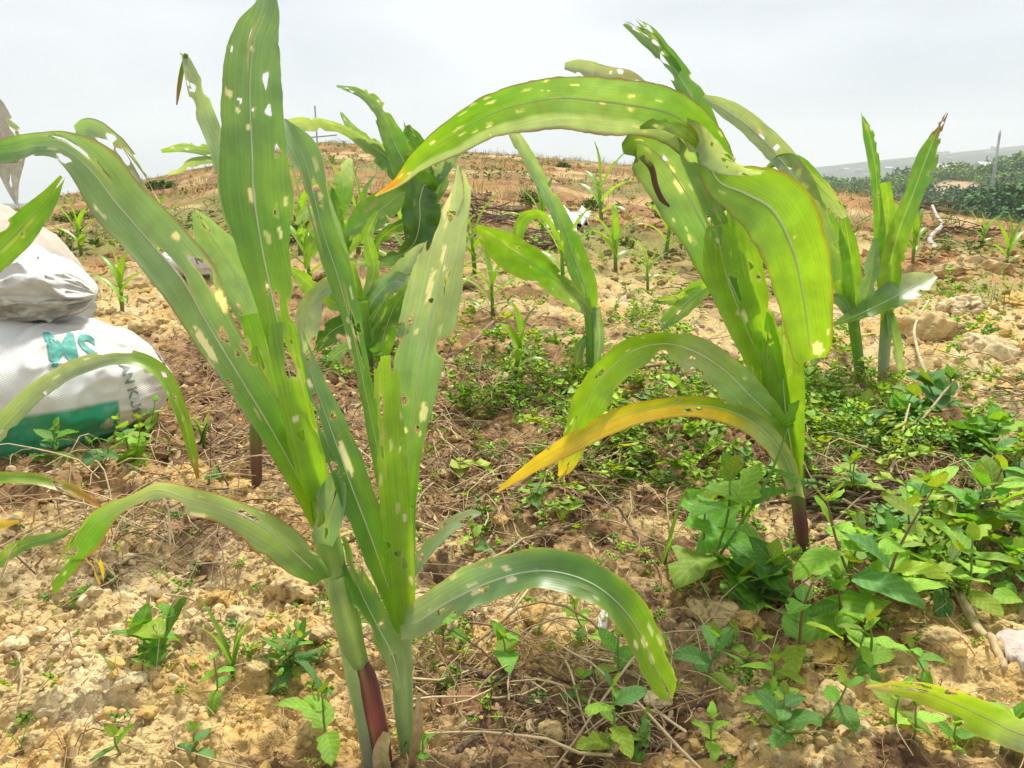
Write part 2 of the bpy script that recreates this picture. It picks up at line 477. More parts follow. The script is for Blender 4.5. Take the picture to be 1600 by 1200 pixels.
DARK_BLOBS = [(330, 600, 130, 120, 1), (500, 660, 220, 150, 1), (800, 760, 330, 110, 1), (760, 600, 260, 80, .8), (1350, 740, 200, 70, .9),
              (1100, 450, 90, 60, .7), (640, 350, 90, 40, .7), (780, 340, 80, 40, .8), (250, 830, 160, 60, .6), (1290, 960, 180, 60, .9),
              (720, 1090, 160, 70, .7), (1450, 780, 200, 60, .7), (60, 770, 120, 40, .8), (950, 1120, 200, 60, .6), (1440, 330, 60, 16, .8)]
CLAY_BLOBS = [(1500, 500, 170, 110, 1), (220, 470, 110, 70, 1), (150, 1000, 260, 140, .9), (1000, 450, 130, 60, .6), (450, 930, 110, 80, .8),
              (880, 990, 260, 60, .6), (1520, 420, 130, 50, 1), (1120, 970, 100, 40, .8), (1300, 1120, 200, 60, .6)]
def soil_colour(x, y, z):
    r = np.hypot(x, y)
    dark = px_blob(x, y, z, DARK_BLOBS); clay = px_blob(x, y, z, CLAY_BLOBS)
    n1 = fbm(x * 3.1, y * 3.1, 4, 101); n2 = fbm(x * 11, y * 11, 3, 103); n3 = fbm(x * 35, y * 35, 3, 107)
    c = TAN + (PALE - TAN) * smooth(0.45, 0.7, n2)[..., None]
    c = c + (OCHRE - c) * (smooth(0.52, 0.70, fbm(x * 6, y * 6, 3, 109)) * 0.75)[..., None]
    d = smooth(0.42, 0.66, 0.55 * n1 + 0.45 * n2 + 0.30 * dark - 0.22 * clay)
    c = c + (LITTER - c) * (d * 0.92)[..., None]
    d2 = smooth(0.58, 0.72, 0.5 * n2 + 0.5 * n3 + 0.13 * dark - 0.12 * clay)
    c = c + (HUMUS - c) * (d2 * 0.8)[..., None]
    # up the slope: reddish dry trash with bare tan and some green flush
    far = smooth(2.8, 6, r)
    hill = RUST + (TAN * 0.95 - RUST) * smooth(0.52, 0.72, fbm(x * 0.8, y * 0.8, 4, 113))[..., None]
    hill = hill + (BROWN - hill) * (0.8 * smooth(0.46, 0.64, fbm(x * 2.5, y * 2.5, 4, 117)))[..., None]
    hill = hill + (np.array((0.17, 0.22, 0.05)) - hill) * (0.75 * smooth(0.50, 0.64, fbm(x * 0.55 + 7, y * 0.55, 4, 119)))[..., None]
    c = c + (hill - c) * (0.85 * far)[..., None]
    _, Dc = terrain(x, y)
    val = smooth(1.05, 1.5, r / Dc)
    green = np.array((0.045, 0.085, 0.022)) + np.array((0.05, 0.07, 0.01)) * fbm(x * .1, y * .1, 3, 121)[..., None]
    c = c + (green - c) * val[..., None]
    # cut bank of bare earth and the far townland
    bank = px_blob(x, y, z, [(1495, 294, 46, 13, 1)]) * smooth(30, 40, r) * (1 - smooth(240, 300, r))
    c = c + (np.array((.50, .36, .22)) - c) * smooth(.35, .6, bank)[..., None]
    ridge = smooth(420, 700, r)
    rc = np.array((0.07, 0.085, 0.055)) + np.array((0.12, 0.09, 0.06)) * smooth(0.5, 0.7, fbm(x * .02, y * .02, 4, 123))[..., None]
    c = c + (rc - c) * ridge[..., None]
    return c

def build_ground():
    az = np.concatenate([np.radians(np.linspace(-180, -42, 46))[:-1], np.radians(np.linspace(-42, 42, 660)), np.radians(np.linspace(42, 180, 46))[1:-1]])
    rr = [0.12]
    while rr[-1] < 1480:
        r = rr[-1]
        dr = max(min(0.0036 * r * r, 0.0125 * r), 0.0022) if r < 32 else 0.035 * r
        if r < 0.5: dr = 0.02
        rr.append(r + dr)
    rr = np.array(rr)
    R, A = np.meshgrid(rr, az, indexing='ij')
    x = (R * np.sin(A)).ravel(); y = (R * np.cos(A)).ravel()
    z = hfun(x, y)
    col = soil_colour(x, y, z)
    v = np.stack([x, y, z], 1)
    f = grid_faces(len(rr), len(az), True)
    f = f[:, ::-1]
    zc = float(hfun(np.array([0.0]), np.array([0.0]))[0])
    v = np.vstack([v, [[0, 0, zc]]]); col = np.vstack([col, col[:1]])
    j = np.arange(len(az)); k = len(v) - 1
    cap = np.stack([np.full(len(az), k), (j + 1) % len(az), j], 1)
    o = add('ground', make_mesh('ground', v, [f, cap], col, mats=[M_SOIL]))
    tag(o, 'sloping field of crumbly tan soil and brown dry trash', kind='structure')
    print('ground quads', len(f))
build_ground()

# ------------------------------------------------------------------ blades (maize leaves)
def blade(root, P, S, N, hw, ramp, curl=(50, 14), fold=0.06, ruf=0.05, edge=None, vgrad=None, holes=(), pale=(), flecks=0, bites=0,
          rholes=0, seed=0, nv=15, name='leaf', mat=None, label=None, waves=5.0, rib=True, midrib=False, tears=0):
    rng = np.random.default_rng(seed + 1000)
    n = len(P)
    T = norm(np.gradient(P, axis=0))
    seg = np.concatenate([[0], np.cumsum(np.linalg.norm(np.diff(P, axis=0), axis=1))])
    L = seg[-1]; t = seg / L
    v = np.linspace(-1, 1, nv)
    th = np.radians(curl[0] + (curl[1] - curl[0]) * smooth(0, 0.45, t)); th = np.clip(th, 1, 330)
    half = th / 2
    den = np.where(half < math.pi / 2, np.sin(half), 1.0)
    xs = np.sin(v[None] * half[:, None]) / den[:, None] * hw[:, None]
    zs = (1 - np.cos(v[None] * half[:, None])) / den[:, None] * hw[:, None]
    zs = zs + fold * np.abs(v)[None] * hw[:, None]
    ph = rng.random(2) * 6.28
    wv = np.where(v < 0, np.sin(t[:, None] * waves * 6.28 + ph[0]), np.sin(t[:, None] * waves * 6.28 * 1.13 + ph[1]))
    wv = wv + 0.5 * np.sin(t[:, None] * waves * 6.28 * 2.3 + ph[1] + 2)
    zs = zs + ruf * (v ** 2)[None] * wv * hw[:, None] * smooth(0.03, 0.2, t)[:, None]
    jag = 1 + (0.11 * (np.where(v[None] < 0, fbm(seg * 70, seg * 0 + seed, 4, seed, .6)[:, None], fbm(seg * 75, seg * 0 + seed + 9, 4, seed, .6)[:, None]) - .5)) * (np.abs(v) ** 8)[None]
    xs = xs * jag
    V = P[:, None] + S[:, None] * xs[..., None] + N[:, None] * zs[..., None]
    Vc = V[:, nv // 2].copy()
    sm = np.repeat(seg[:, None], nv, 1); xm = v[None] * hw[:, None]
    tt = np.repeat(t[:, None], nv, 1); vv = np.repeat(v[None], n, 0)
    col = ramp_col(tt, ramp)
    col = col * (0.86 + 0.28 * fbm(sm * 22, vv * 2.2 + seed, 3, seed))[..., None]
    lo = smooth(0.5, 0.75, fbm(sm * 14 + 5, vv * 1.3, 3, seed + 50))[..., None]
    col = col + (np.array((0.30, 0.44, 0.04)) - col) * lo * 0.22
    if vgrad is not None:        # (colour, v at which it starts, v at which it is full)
        k = smooth(vgrad[1], vgrad[2], vv * (vgrad[4] if len(vgrad) > 4 else 1) + 0.25 * (fbm(sm * 25, vv, 3, seed + 3) - .5)) * vgrad[3] * smooth(.22, .42, tt)
        col = col + (vgrad[0] - col) * k[..., None]
    if edge is not None:
        k = smooth(0.86, 1.0, np.abs(vv) + 0.06 * (fbm(sm * 30, vv * 0, 2, seed + 9) - .5)) * edge[1] * smooth(0.02, 0.15, tt)
        col = col + (edge[0] - col) * k[..., None]
    vx, vy, vd = project(V.reshape(-1, 3))
    def spot(px, py):
        k = np.argmin((vx - px) ** 2 + (vy - py) ** 2)
        return sm.ravel()[k], xm.ravel()[k], vd[k] / F
    pl = []; early = []          # scraped windows; those eaten right through
    for (px, py, a, b) in pale:
        s0, x0, sc = spot(px, py)
        (early if (len(early) + len(pl)) % 5 in (1, 3) else pl).append((s0, x0, a * sc / 2, b * sc / 2, 0.9))
    for i in range(flecks):
        i0 = int(rng.integers(int(n * .12), max(int(n * .95), int(n * .12) + 1))); x0 = rng.uniform(-.9, .9) * hw[i0]
        pl.append((seg[i0], x0, rng.uniform(.002, .007), rng.uniform(.0008, .002), rng.uniform(.35, .85)))
    for (s0, x0, a, b, k0) in pl:
        a = max(a, L / n * 0.9); b = max(b, 0.0009)
        e = (np.abs((sm - s0) / a) ** 3 + np.abs((xm - x0) / b) ** 3) ** (1 / 3)
        e = e * (1 + .7 * (fbm(sm * 260 + s0 * 99, xm * 500, 2, seed + 77) - .5))
        col = col + (np.array((.36, .25, .08)) - col) * ((1 - smooth(1.0, 1.45, e)) * .22 * k0)[..., None]
        k = (1 - smooth(0.8, 1.08, e)) * k0
        col = col + (WINDOW - col) * k[..., None]
    hl = [q[:2] + (q[2] * .8, max(q[3] * .7, .0012)) for q in early]
    for (px, py, a, b) in holes:
        s0, x0, sc = spot(px, py); hl.append((s0, x0, a * sc / 2, b * sc / 2))
    for i in range(rholes):
        i0 = int(rng.integers(int(n * .15), int(n * .95))); x0 = rng.uniform(-.75, .75) * hw[i0]
        hl.append((seg[i0], x0, rng.uniform(.003, .010), rng.uniform(.0015, .0035)))
    for i in range(bites):
        i0 = int(rng.integers(int(n * .2), int(n * .96))); sg = rng.choice([-1, 1])
        hl.append((seg[i0], sg * hw[i0] * 1.02, rng.uniform(.006, .020), hw[i0] * rng.uniform(.2, .55)))
    for i in range(tears):          # splits along the veins
        i0 = int(rng.integers(int(n * .55), n)); x0 = rng.uniform(-.7, .7) * hw[i0]
        hl.append((seg[i0], x0, rng.uniform(.012, .035), max(hw[i0] * .06, .0011)))
    f = grid_faces(n, nv)
    V = V.reshape(-1, 3); sf = sm.ravel(); xf = xm.ravel(); colf = col.reshape(-1, 3)
    Tf = np.repeat(T, nv, 0); Sf = np.repeat(S, nv, 0)
    keep = np.ones(len(f), bool)
    for (s0, x0, a, b) in hl:
        ds = (sf - s0); dx = (xf - x0)
        wob = 1 + 0.25 * np.sin(np.arctan2(dx / b, ds / a) * 3 + s0 * 900)
        e = np.sqrt((ds / a) ** 2 + (dx / b) ** 2) / wob
        ins = e < 1
        if not ins.any(): continue
        fi = ins[f]
        allin = fi.all(1); part = fi.any(1) & ~allin & keep
        move = np.zeros(len(V), bool); move[f[part].ravel()] = True; move &= ins & (e > 1e-3)
        g = np.zeros(len(V)); g[move] = 1 / e[move] - 1
        V = V + Tf * (ds * g)[:, None] + Sf * (dx * g)[:, None]
        keep &= ~allin
        k = (1 - smooth(1.0, 1.3, e)) * 0.4
        colf = colf + (np.array((0.52, 0.50, 0.28)) - colf) * k[:, None]
    f = f[keep]
    ribbed = midrib and rib
    luv = np.stack([sf, xf, vv.ravel() if rib and not ribbed else np.ones(len(sf))], 1)
    used = np.unique(f); mp = np.zeros(len(V), int); mp[used] = np.arange(len(used))
    base = np.array(root.location)
    me = make_mesh(name, V[used] - base, mp[f], np.clip(colf[used], 0, 1), luv[used], mats=[mat or M_MAIZE])
    o = add(name, me, root)
    if label: o['label'] = label
    if ribbed:                      # the pale raised midrib of a broad leaf
        k = slice(int(n * .06), int(n * .95), 2)
        rv, rf = tube(Vc[k], (np.clip(hw * .045, .0003, .0017) * np.interp(t, [0, .5, 1], [1.3, .9, .3]))[k], 6)
        cc = ramp_col(np.repeat(t[k], 6), ramp)
        cc = cc * .35 + np.array((.74, .82, .58)) * .65
        cc = np.vstack([cc, cc[:1], cc[-1:]])
        add('midrib', make_mesh('midrib', rv - base, rf, cc, mats=[M_STALK]), o)
    return o

def pleaf(root, Y0, st, ramp, **kw):
    """a leaf whose course was taken from the photograph: stations (x, y, width, forward offset from the stalk, roll)"""
    full = []
    for s in st:
        x, y, w = s[:3]; dy = s[3] if len(s) > 3 else 0.0; ro = s[4] if len(s) > 4 else kw.get('roll', 20)
        p = at(x, y, Y0 + dy)
        full.append([*p, w, ro])
    kw.pop('roll', None)
    full = np.array(full)
    plen = np.hypot(np.diff([s[0] for s in st]), np.diff([s[1] for s in st])).sum()
    n = int(np.clip(plen / 3.0, 24, 290))
    q = spline(full, n)
    P = q[:, :3]; ro = np.radians(q[:, 4])
    _, _, d = project(P)
    hw = np.maximum(q[:, 3], 1.5) / 2 * d / F / np.maximum(np.cos(ro), .35)
    T = norm(np.gradient(P, axis=0))
    Vw = norm(CAM - P)
    S0 = norm(np.cross(T, Vw)); N0 = np.cross(S0, T)
    S = S0 * np.cos(ro)[:, None] + N0 * np.sin(ro)[:, None]
    N = -S0 * np.sin(ro)[:, None] + N0 * np.cos(ro)[:, None]
    if kw.pop('flip', False): N = -N
    kw.setdefault('nv', int(np.clip(q[:, 3].max() / 2.8, 9, 37)) // 2 * 2 + 1)
    if kw.get('name', 'leaf') == 'leaf' and q[:, 3].max() > 16:
        kw.setdefault('rholes', 3); kw.setdefault('bites', 2 if Y0 < 1.3 else 4); kw.setdefault('tears', 2)
    kw.setdefault('midrib', q[:, 3].max() > 34)
    return blade(root, P, S, N, hw, ramp, **kw)

def stalk(root, Y0, st, ramp, name='stalk', nodes=()):
    full = np.array([[*at(s[0], s[1], Y0 + (s[3] if len(s) > 3 else 0)), s[2]] for s in st])
    n = 40
    q = spline(full, n)
    _, _, d = project(q[:, :3])
    rad = q[:, 3] / 2 * d / F
    t = np.linspace(0, 1, n)
    for k in nodes: rad = rad * (1 + 0.10 * np.exp(-((t - k) / 0.025) ** 2))
    v, f = tube(q[:, :3], rad, 18)
    ph = np.tile(np.arange(18), n)
    c = ramp_col(np.repeat(t, 18), ramp)
    c = c * (0.82 + 0.36 * vnoise(ph * 0.9, np.repeat(t, 18) * 3, 5))[:, None]
    c = np.vstack([c, c[:1], c[-1:]])
    me = make_mesh(name, v - np.array(root.location), f, c, mats=[M_STALK])
    return add(name, me, root)

G = [(0, LIME * .85), (.25, GREEN), (1, BLUEG)]
GL = [(0, LIME), (.5, LIME), (1, GREEN)]
GD = [(0, GREEN), (1, DARKG)]
GB = [(0, GREEN), (.35, BLUEG), (1, BLUEG)]
GP = [(0, GREEN), (.4, BLUEG), (1, PALEG)]
RED = (PURPLE, 0.75)
GRP = 'maize plants growing in the field'

# ---- the two stalks in front
pb = gp(592, 1188)
YA = float(pb[1])
a1 = thing('maize_plant', pb, 'maize plant with purple lower stalk and tall leaf reaching the top edge', 'maize plant', GRP)
stalk(a1, YA, [(590, 1225, 32), (582, 1180, 33), (570, 1110, 35), (556, 1040, 37), (537, 950, 38), (517, 870, 39), (505, 800, 36), (496, 750, 30)],
      [(0, PURPLE * .8), (.08, PALEG * .45 + PURPLE * .5), (.34, SG * .9), (.40, SG), (.6, SG), (1, LIME)], nodes=(.38, .78))
pleaf(a1, YA, [(597, 1225, 32, -.011), (590, 1170, 34, -.012), (579, 1110, 34, -.013), (569, 1062, 31, -.0125), (561, 1036, 22, -.011)], [(0, PURPLE * .8), (.5, np.array((.24, .07, .10))), (1, PURPLE * 1.3)], curl=(170, 165), flip=True, name='sheath', roll=14, ruf=0, rib=False, label='dark purple lower sheath', seed=13)
pleaf(a1, YA, [(564, 1046, 28, -.012), (551, 1010, 38, -.014), (537, 950, 40, -.015), (526, 905, 28, -.013)], [(0, SG * .95), (1, SG * 1.1)], curl=(130, 120), flip=True, name='sheath', roll=5, ruf=0, rib=False)
pleaf(a1, YA, [(500, 815, 36, 0), (470, 755, 40, -.005), (428, 678, 50, -.01), (375, 590, 60, -.02), (322, 503, 72, -.035), (283, 435, 88, -.05), (232, 376, 92, -.06), (182, 318, 86, -.075),
               (138, 262, 74, -.09), (98, 232, 46, -.10), (62, 228, 34, -.10), (28, 236, 40, -.09), (-12, 242, 30, -.08)],
      [(0, LIME), (.2, GREEN * 1.1), (.5, BLUEG * 1.05), (.85, BLUEG), (1, GREEN)], roll=-28, edge=(PURPLE * 1.5, .6), ruf=.10, waves=3,
      pale=[(322, 540, 70, 14), (350, 525, 36, 14), (345, 470, 40, 12), (372, 553, 16, 10), (275, 368, 14, 10)], holes=[(318, 425, 60, 16)], seed=2, flecks=4)
pleaf(a1, YA, [(118, 205, 16, -.03), (140, 203, 34, -.03), (172, 225, 36, -.03), (200, 258, 34, -.03), (218, 285, 24, -.04), (226, 300, 8, -.04)],
      [(0, BLUEG * 1.3), (1, np.array((.30, .27, .27)))], roll=15, edge=RED, seed=3, rib=False)
pleaf(a1, YA, [(10, 185, 4, -.05), (22, 200, 12, -.05), (40, 220, 12, -.06), (75, 222, 22, -.07), (100, 232, 14, -.08)], [(0, PALEG), (1, PALEG)], seed=4, rib=False)
pleaf(a1, YA, [(505, 790, 26, -.002), (490, 730, 34, -.004), (467, 640, 40, -.006), (446, 560, 46, -.008), (434, 505, 50, -.008), (422, 450, 62, -.006), (408, 380, 80, -.004),
               (396, 300, 110, 0), (394, 240, 98, .005), (391, 180, 92, .012), (391, 120, 86, .02), (398, 62, 70, .03), (414, 20, 40, .04), (420, -14, 22, .05)],
      [(0, LIME), (.35, LIME * .95), (.55, GREEN), (1, BLUEG * 1.05)], roll=-15, curl=(110, 20), ruf=.05, seed=5,
      holes=[(450, 565, 62, 14), (418, 452, 18, 7), (432, 470, 34, 9), (360, 75, 10, 8), (420, 172, 18, 9), (416, 125, 30, 8), (374, 156, 10, 8)],
      pale=[(357, 146, 14, 14), (397, 173, 20, 7), (393, 305, 24, 10), (433, 235, 24, 12), (373, 172, 8, 8), (392, 77, 8, 8), (430, 330, 26, 8), (390, 200, 8, 6), (462, 655, 14, 10)], bites=2, flecks=8, rholes=0, tears=1)
pleaf(a1, YA, [(498, 780, 30, -.012), (483, 715, 46, -.016), (468, 650, 48, -.018), (455, 590, 46, -.018), (445, 540, 44, -.016), (440, 503, 36, -.012)],
      [(0, LIME), (1, LIME * 1.05)], curl=(120, 80), roll=10, seed=6, holes=[(452, 562, 66, 16)], pale=[(462, 655, 12, 10)], rib=False)
pleaf(a1, YA, [(497, 770, 20, .006), (455, 690, 46, .01), (430, 610, 44, .015), (410, 540, 40, .02), (395, 490, 34, .02)], GL, curl=(70, 40), seed=8)
pleaf(a1, YA, [(506, 850, 30, -.022), (510, 815, 48, -.022), (520, 775, 46, -.02), (532, 735, 18, -.018)], [(0, BLUEG), (1, BLUEG * .9)], curl=(60, 30), roll=10, seed=9, rib=False, ruf=0)
pleaf(a1, YA, [(505, 905, 24, -.012), (470, 872, 52, -.03), (432, 838, 58, -.05), (385, 808, 50, -.065), (335, 790, 44, -.07), (290, 778, 40, -.075), (245, 766, 30, -.08), (208, 780, 20, -.085),
               (168, 800, 30, -.09), (132, 838, 42, -.09), (106, 880, 32, -.085), (84, 927, 5, -.08)],
      [(0, GREEN * 1.1), (.15, BLUEG), (.6, PALEG * .9), (.75, GREEN), (1, GREEN)], roll=30, edge=(ORANGE * .6, 1.0), ruf=.16, waves=4, seed=10, bites=2, flecks=8)
pleaf(a1, YA, [(122, 846, 14, -.075), (140, 868, 16, -.075), (152, 890, 18, -.07), (158, 912, 5, -.07)], [(0, GREEN), (.4, YELLOW), (1, YELLOW)], seed=11, rib=False)
pleaf(a1, YA, [(600, 1205, 26, -.012), (597, 1175, 26, -.018), (606, 1145, 14, -.02)], [(0, STRAW), (1, STRAW)], curl=(90, 60), seed=12, rib=False, name='dry_sheath', mat=M_DRY)

pb2 = gp(640, 1180)
YB = float(pb2[1]) + .005
a2 = thing('maize_plant', pb2, 'maize plant with pale green stalk and one leaf arching right over bare soil', 'maize plant', GRP)
stalk(a2, YB, [(642, 1215, 25), (637, 1170, 26), (631, 1110, 30), (628, 1050, 33), (625, 990, 36), (627, 930, 36), (632, 860, 34), (634, 790, 28)],
      [(0, SG * .7 + PURPLE * .3), (.2, SG), (.6, SG), (1, LIME)], nodes=(.45, .62))
pleaf(a2, YB, [(626, 1075, 14, -.018), (614, 1025, 32, -.02), (590, 978, 38, -.02), (566, 930, 38, -.015), (546, 882, 26, -.01), (535, 840, 8, -.005)], [(0, PALEG), (.5, GREEN), (1, GREEN)], roll=-20, seed=20, ruf=.08)
pleaf(a2, YB, [(628, 985, 20, -.01), (602, 905, 38, -.016), (576, 830, 50, -.02), (549, 760, 54, -.02), (521, 682, 48, -.018), (497, 615, 34, -.012), (478, 560, 22, -.006), (468, 515, 8, 0)],
      [(0, LIME), (.3, GREEN), (.6, DARKG * 1.4), (1, BLUEG)], roll=-25, seed=21, pale=[(540, 716, 66, 9), (494, 625, 30, 12), (485, 600, 14, 8), (480, 655, 18, 10)], ruf=.06, bites=1)
pleaf(a2, YB, [(632, 960, 22, -.004), (622, 860, 32, -.002), (604, 770, 28, 0), (585, 680, 25, .005), (566, 590, 24, .01), (549, 510, 28, .015), (527, 430, 42, .02), (504, 360, 32, .025), (489, 300, 38, .03), (474, 245, 46, .035), (452, 205, 26, .04), (443, 186, 6, .045)],
      [(0, LIME), (.4, GREEN), (.75, GREEN), (1, BLUEG * 1.1)], roll=-30, curl=(60, 40), seed=22, pale=[(545, 535, 26, 8), (500, 318, 20, 10)], flecks=6, ruf=.10)
pleaf(a2, YB, [(633, 950, 34, .004), (634, 820, 34, .004), (638, 730, 38, .004), (645, 660, 52, .004), (653, 600, 68, .006), (667, 520, 84, .01), (682, 460, 86, .014), (693, 410, 72, .018), (708, 350, 48, .022), (722, 300, 30, .026), (717, 258, 5, .03)],
      [(0, LIME), (.3, GREEN), (.6, BLUEG * 1.1), (.8, PALEG), (1, PALEG * 1.5)], roll=18, curl=(90, 20), seed=23, pale=[(672, 448, 52, 8), (697, 440, 50, 10), (662, 646, 30, 14), (653, 670, 16, 10), (633, 673, 10, 8), (695, 395, 30, 8), (688, 480, 40, 5), (700, 320, 40, 8)], bites=4, flecks=8, rholes=2)
pleaf(a2, YB, [(631, 975, 30, -.012), (626, 905, 42, -.018), (618, 805, 48, -.02), (611, 710, 46, -.02), (605, 630, 42, -.018), (602, 575, 36, -.016), (600, 556, 28, -.016)], [(0, LIME), (1, LIME * 1.1)], curl=(100, 50), roll=-8, seed=24, bites=3, holes=[(588, 562, 26, 12), (614, 560, 40, 10), (600, 675, 26, 5)], flecks=6, rib=False)
pleaf(a2, YB, [(628, 985, 26, -.012), (652, 972, 46, -.025), (705, 938, 60, -.045), (770, 908, 64, -.06), (840, 892, 60, -.07), (902, 902, 62, -.075), (952, 930, 57, -.08), (992, 975, 54, -.08), (1018, 1030, 52, -.075), (1038, 1070, 40, -.07), (1048, 1094, 6, -.065)],
      [(0, PALEG), (.3, BLUEG * 1.15), (.55, GREEN), (1, LIME * .9)], roll=22, edge=(YELLOW * .7, .4), seed=25, pale=[(800, 905, 18, 9), (835, 892, 14, 8), (745, 925, 20, 10), (700, 950, 22, 8), (1008, 1005, 26, 6)], flecks=10, ruf=.10)
pleaf(a2, YB, [(634, 915, 12, .012), (662, 866, 24, .02), (698, 828, 24, .025), (735, 805, 16, .03), (752, 802, 4, .03)], [(0, BLUEG), (1, PALEG * 1.3)], roll=30, seed=26)
pleaf(a2, YB, [(654, 1082, 5, -.016), (652, 1130, 16, -.018), (646, 1180, 14, -.018), (642, 1210, 8, -.018)], [(0, STRAW), (1, BROWN * 1.6)], curl=(60, 60), seed=27, rib=False, name='dry_sheath', mat=M_DRY)

# ---- the tall plant on the right of centre
pb = gp(1256, 884)
YR = float(pb[1])
b = thing('maize_plant', pb, 'tall maize plant with one long leaf arching across the sky and a yellow lower leaf', 'maize plant', GRP)
stalk(b, YR, [(1260, 912, 19), (1254, 850, 20), (1247, 780, 22), (1240, 715, 28), (1230, 650, 34), (1218, 590, 34)], [(0, PURPLE), (.35, PURPLE * 1.2), (.5, GREEN * .9 + PURPLE * .3), (.7, LIME), (1, LIME)], nodes=(.3,))
pleaf(b, YR, [(1178, 520, 30, .01), (1160, 440, 44, .015), (1146, 360, 48, .02), (1132, 292, 54, .02), (1113, 240, 66, .01), (1086, 203, 72, -.01), (1048, 178, 76, -.03), (1000, 166, 82, -.05), (940, 158, 86, -.07), (880, 153, 78, -.09), (820, 161, 72, -.10), (760, 181, 62, -.11), (700, 216, 52, -.115), (652, 250, 32, -.12), (620, 284, 14, -.12), (586, 306, 3, -.12)],
      [(0, GREEN), (.4, GREEN), (.6, BLUEG * 1.05), (.8, GREEN * 1.15), (.93, LIME), (.97, ORANGE * 1.2), (1, YELLOW * .8)], roll=25, edge=(PURPLE * 1.2, .9), seed=30, flecks=42, fold=.12, bites=0, rholes=0, tears=0, vgrad=(PALEG * 1.25, .45, .62, .8, -1), ruf=.09, waves=3)
pleaf(b, YR, [(882, 104, 10, .06), (905, 106, 22, .06), (950, 118, 24, .05), (985, 124, 22, .05), (1008, 132, 8, .04)], [(0, PALEG), (1, np.array((.3, .28, .28)))], roll=20, seed=31, rib=False)
pleaf(b, YR, [(1098, 232, 24, -.05), (1124, 284, 46, -.085), (1164, 302, 82, -.10), (1207, 328, 106, -.115), (1237, 385, 98, -.12), (1253, 450, 84, -.115), (1263, 520, 68, -.11), (1266, 550, 56, -.105), (1268, 562, 40, -.10)],
      [(0, GREEN), (.12, LIME * .8), (.3, LIME * 1.0), (.6, LIME * 1.1), (1, LIME * 1.05)], roll=12, edge=(ORANGE * .5, .6), seed=32, pale=[(1278, 545, 28, 16)], flecks=4, curl=(50, 24), ruf=.02, fold=.02, bites=0, rholes=0, tears=0)
pleaf(b, YR, [(1072, 196, 22, -.03), (1098, 222, 44, -.06), (1130, 250, 36, -.09), (1165, 266, 16, -.115), (1190, 270, 4, -.12)], [(0, PALEG * .8), (1, PALEG * 1.3)], roll=-30, seed=46, rib=False, edge=(PURPLE * 1.5, .5))
pleaf(b, YR, [(1000, 200, 5, -.07), (1022, 194, 16, -.075), (1050, 196, 24, -.07), (1078, 212, 20, -.06), (1092, 232, 6, -.05)], [(0, LIME * .7), (.6, LIME), (1, LIME * .8)], roll=20, seed=47, rib=False, edge=(ORANGE * .6, .9))
pleaf(b, YR, [(1212, 625, 26, .008), (1186, 545, 44, .012), (1152, 465, 58, .016), (1117, 388, 72, .02), (1090, 335, 84, .02), (1060, 283, 90, .02), (1028, 242, 84, .015), (998, 222, 60, .01), (972, 232, 16, 0)],
      [(0, LIME), (.4, GREEN * 1.1), (.8, BLUEG), (1, DARKG)], roll=18, seed=33, edge=(PURPLE, .5), flecks=12, pale=[(1062, 290, 24, 8), (1085, 375, 20, 9), (1050, 265, 16, 6)], bites=2, ruf=.08)
pleaf(b, YR, [(1000, 240, 14, .02), (1017, 262, 10, .02), (1024, 290, 9, .02), (1034, 312, 8, .02), (1046, 323, 3, .02)], [(0, PURPLE), (1, PURPLE * .7)], seed=34, rib=False)
pleaf(b, YR, [(1128, 330, 20, .02), (1118, 262, 32, .03), (1100, 192, 34, .035), (1080, 150, 34, .04), (1056, 112, 30, .045), (1030, 78, 26, .05), (1000, 54, 18, .05), (974, 38, 3, .05)],
      [(0, GREEN), (.5, DARKG * 1.7), (1, BLUEG * .8)], roll=-20, seed=35, bites=4, holes=[(1040, 92, 24, 10), (1018, 58, 26, 9)], curl=(60, 50))
pleaf(b, YR, [(1062, 112, 10, .045), (1040, 78, 16, .045), (1018, 50, 15, .05), (994, 29, 3, .05)], [(0, DARKG * 1.7), (1, BLUEG * .8)], seed=36, rib=False, bites=1)
pleaf(b, YR, [(1098, 152, 8, .03), (1130, 170, 26, .035), (1170, 198, 32, .04), (1210, 238, 36, .045), (1246, 284, 38, .05), (1268, 332, 34, .06), (1290, 390, 34, .06), (1304, 440, 20, .06)],
      [(0, PALEG), (.5, PALEG * .8), (1, GREEN)], roll=30, seed=37, holes=[(1215, 232, 20, 8), (1232, 258, 24, 8), (1190, 205, 14, 6), (1252, 300, 26, 8)], bites=4, flecks=6)
pleaf(b, YR, [(1198, 262, 6, .04), (1222, 248, 18, .05), (1250, 256, 24, .06), (1278, 286, 24, .06), (1304, 312, 24, .06), (1320, 340, 8, .06)], [(0, GREEN), (.5, DARKG * 1.4), (1, PALEG)], roll=-25, seed=38, bites=3)
pleaf(b, YR, [(1230, 695, 26, -.014), (1212, 632, 38, -.02), (1190, 570, 46, -.025), (1165, 510, 54, -.03), (1143, 455, 64, -.03), (1128, 402, 64, -.028), (1120, 352, 34, -.024)],
      [(0, LIME), (1, LIME * .95)], curl=(110, 60), roll=-12, seed=39, holes=[(1120, 368, 30, 18), (1150, 450, 40, 18)], pale=[(1165, 495, 20, 12)], flecks=6)
pleaf(b, YR, [(1226, 665, 26, -.02), (1212, 592, 32, -.03), (1196, 522, 36, -.036), (1180, 462, 40, -.04), (1166, 402, 42, -.04), (1156, 334, 26, -.036)], [(0, LIME * .9), (1, LIME * 1.1)], curl=(150, 110), roll=0, seed=40, rib=False)
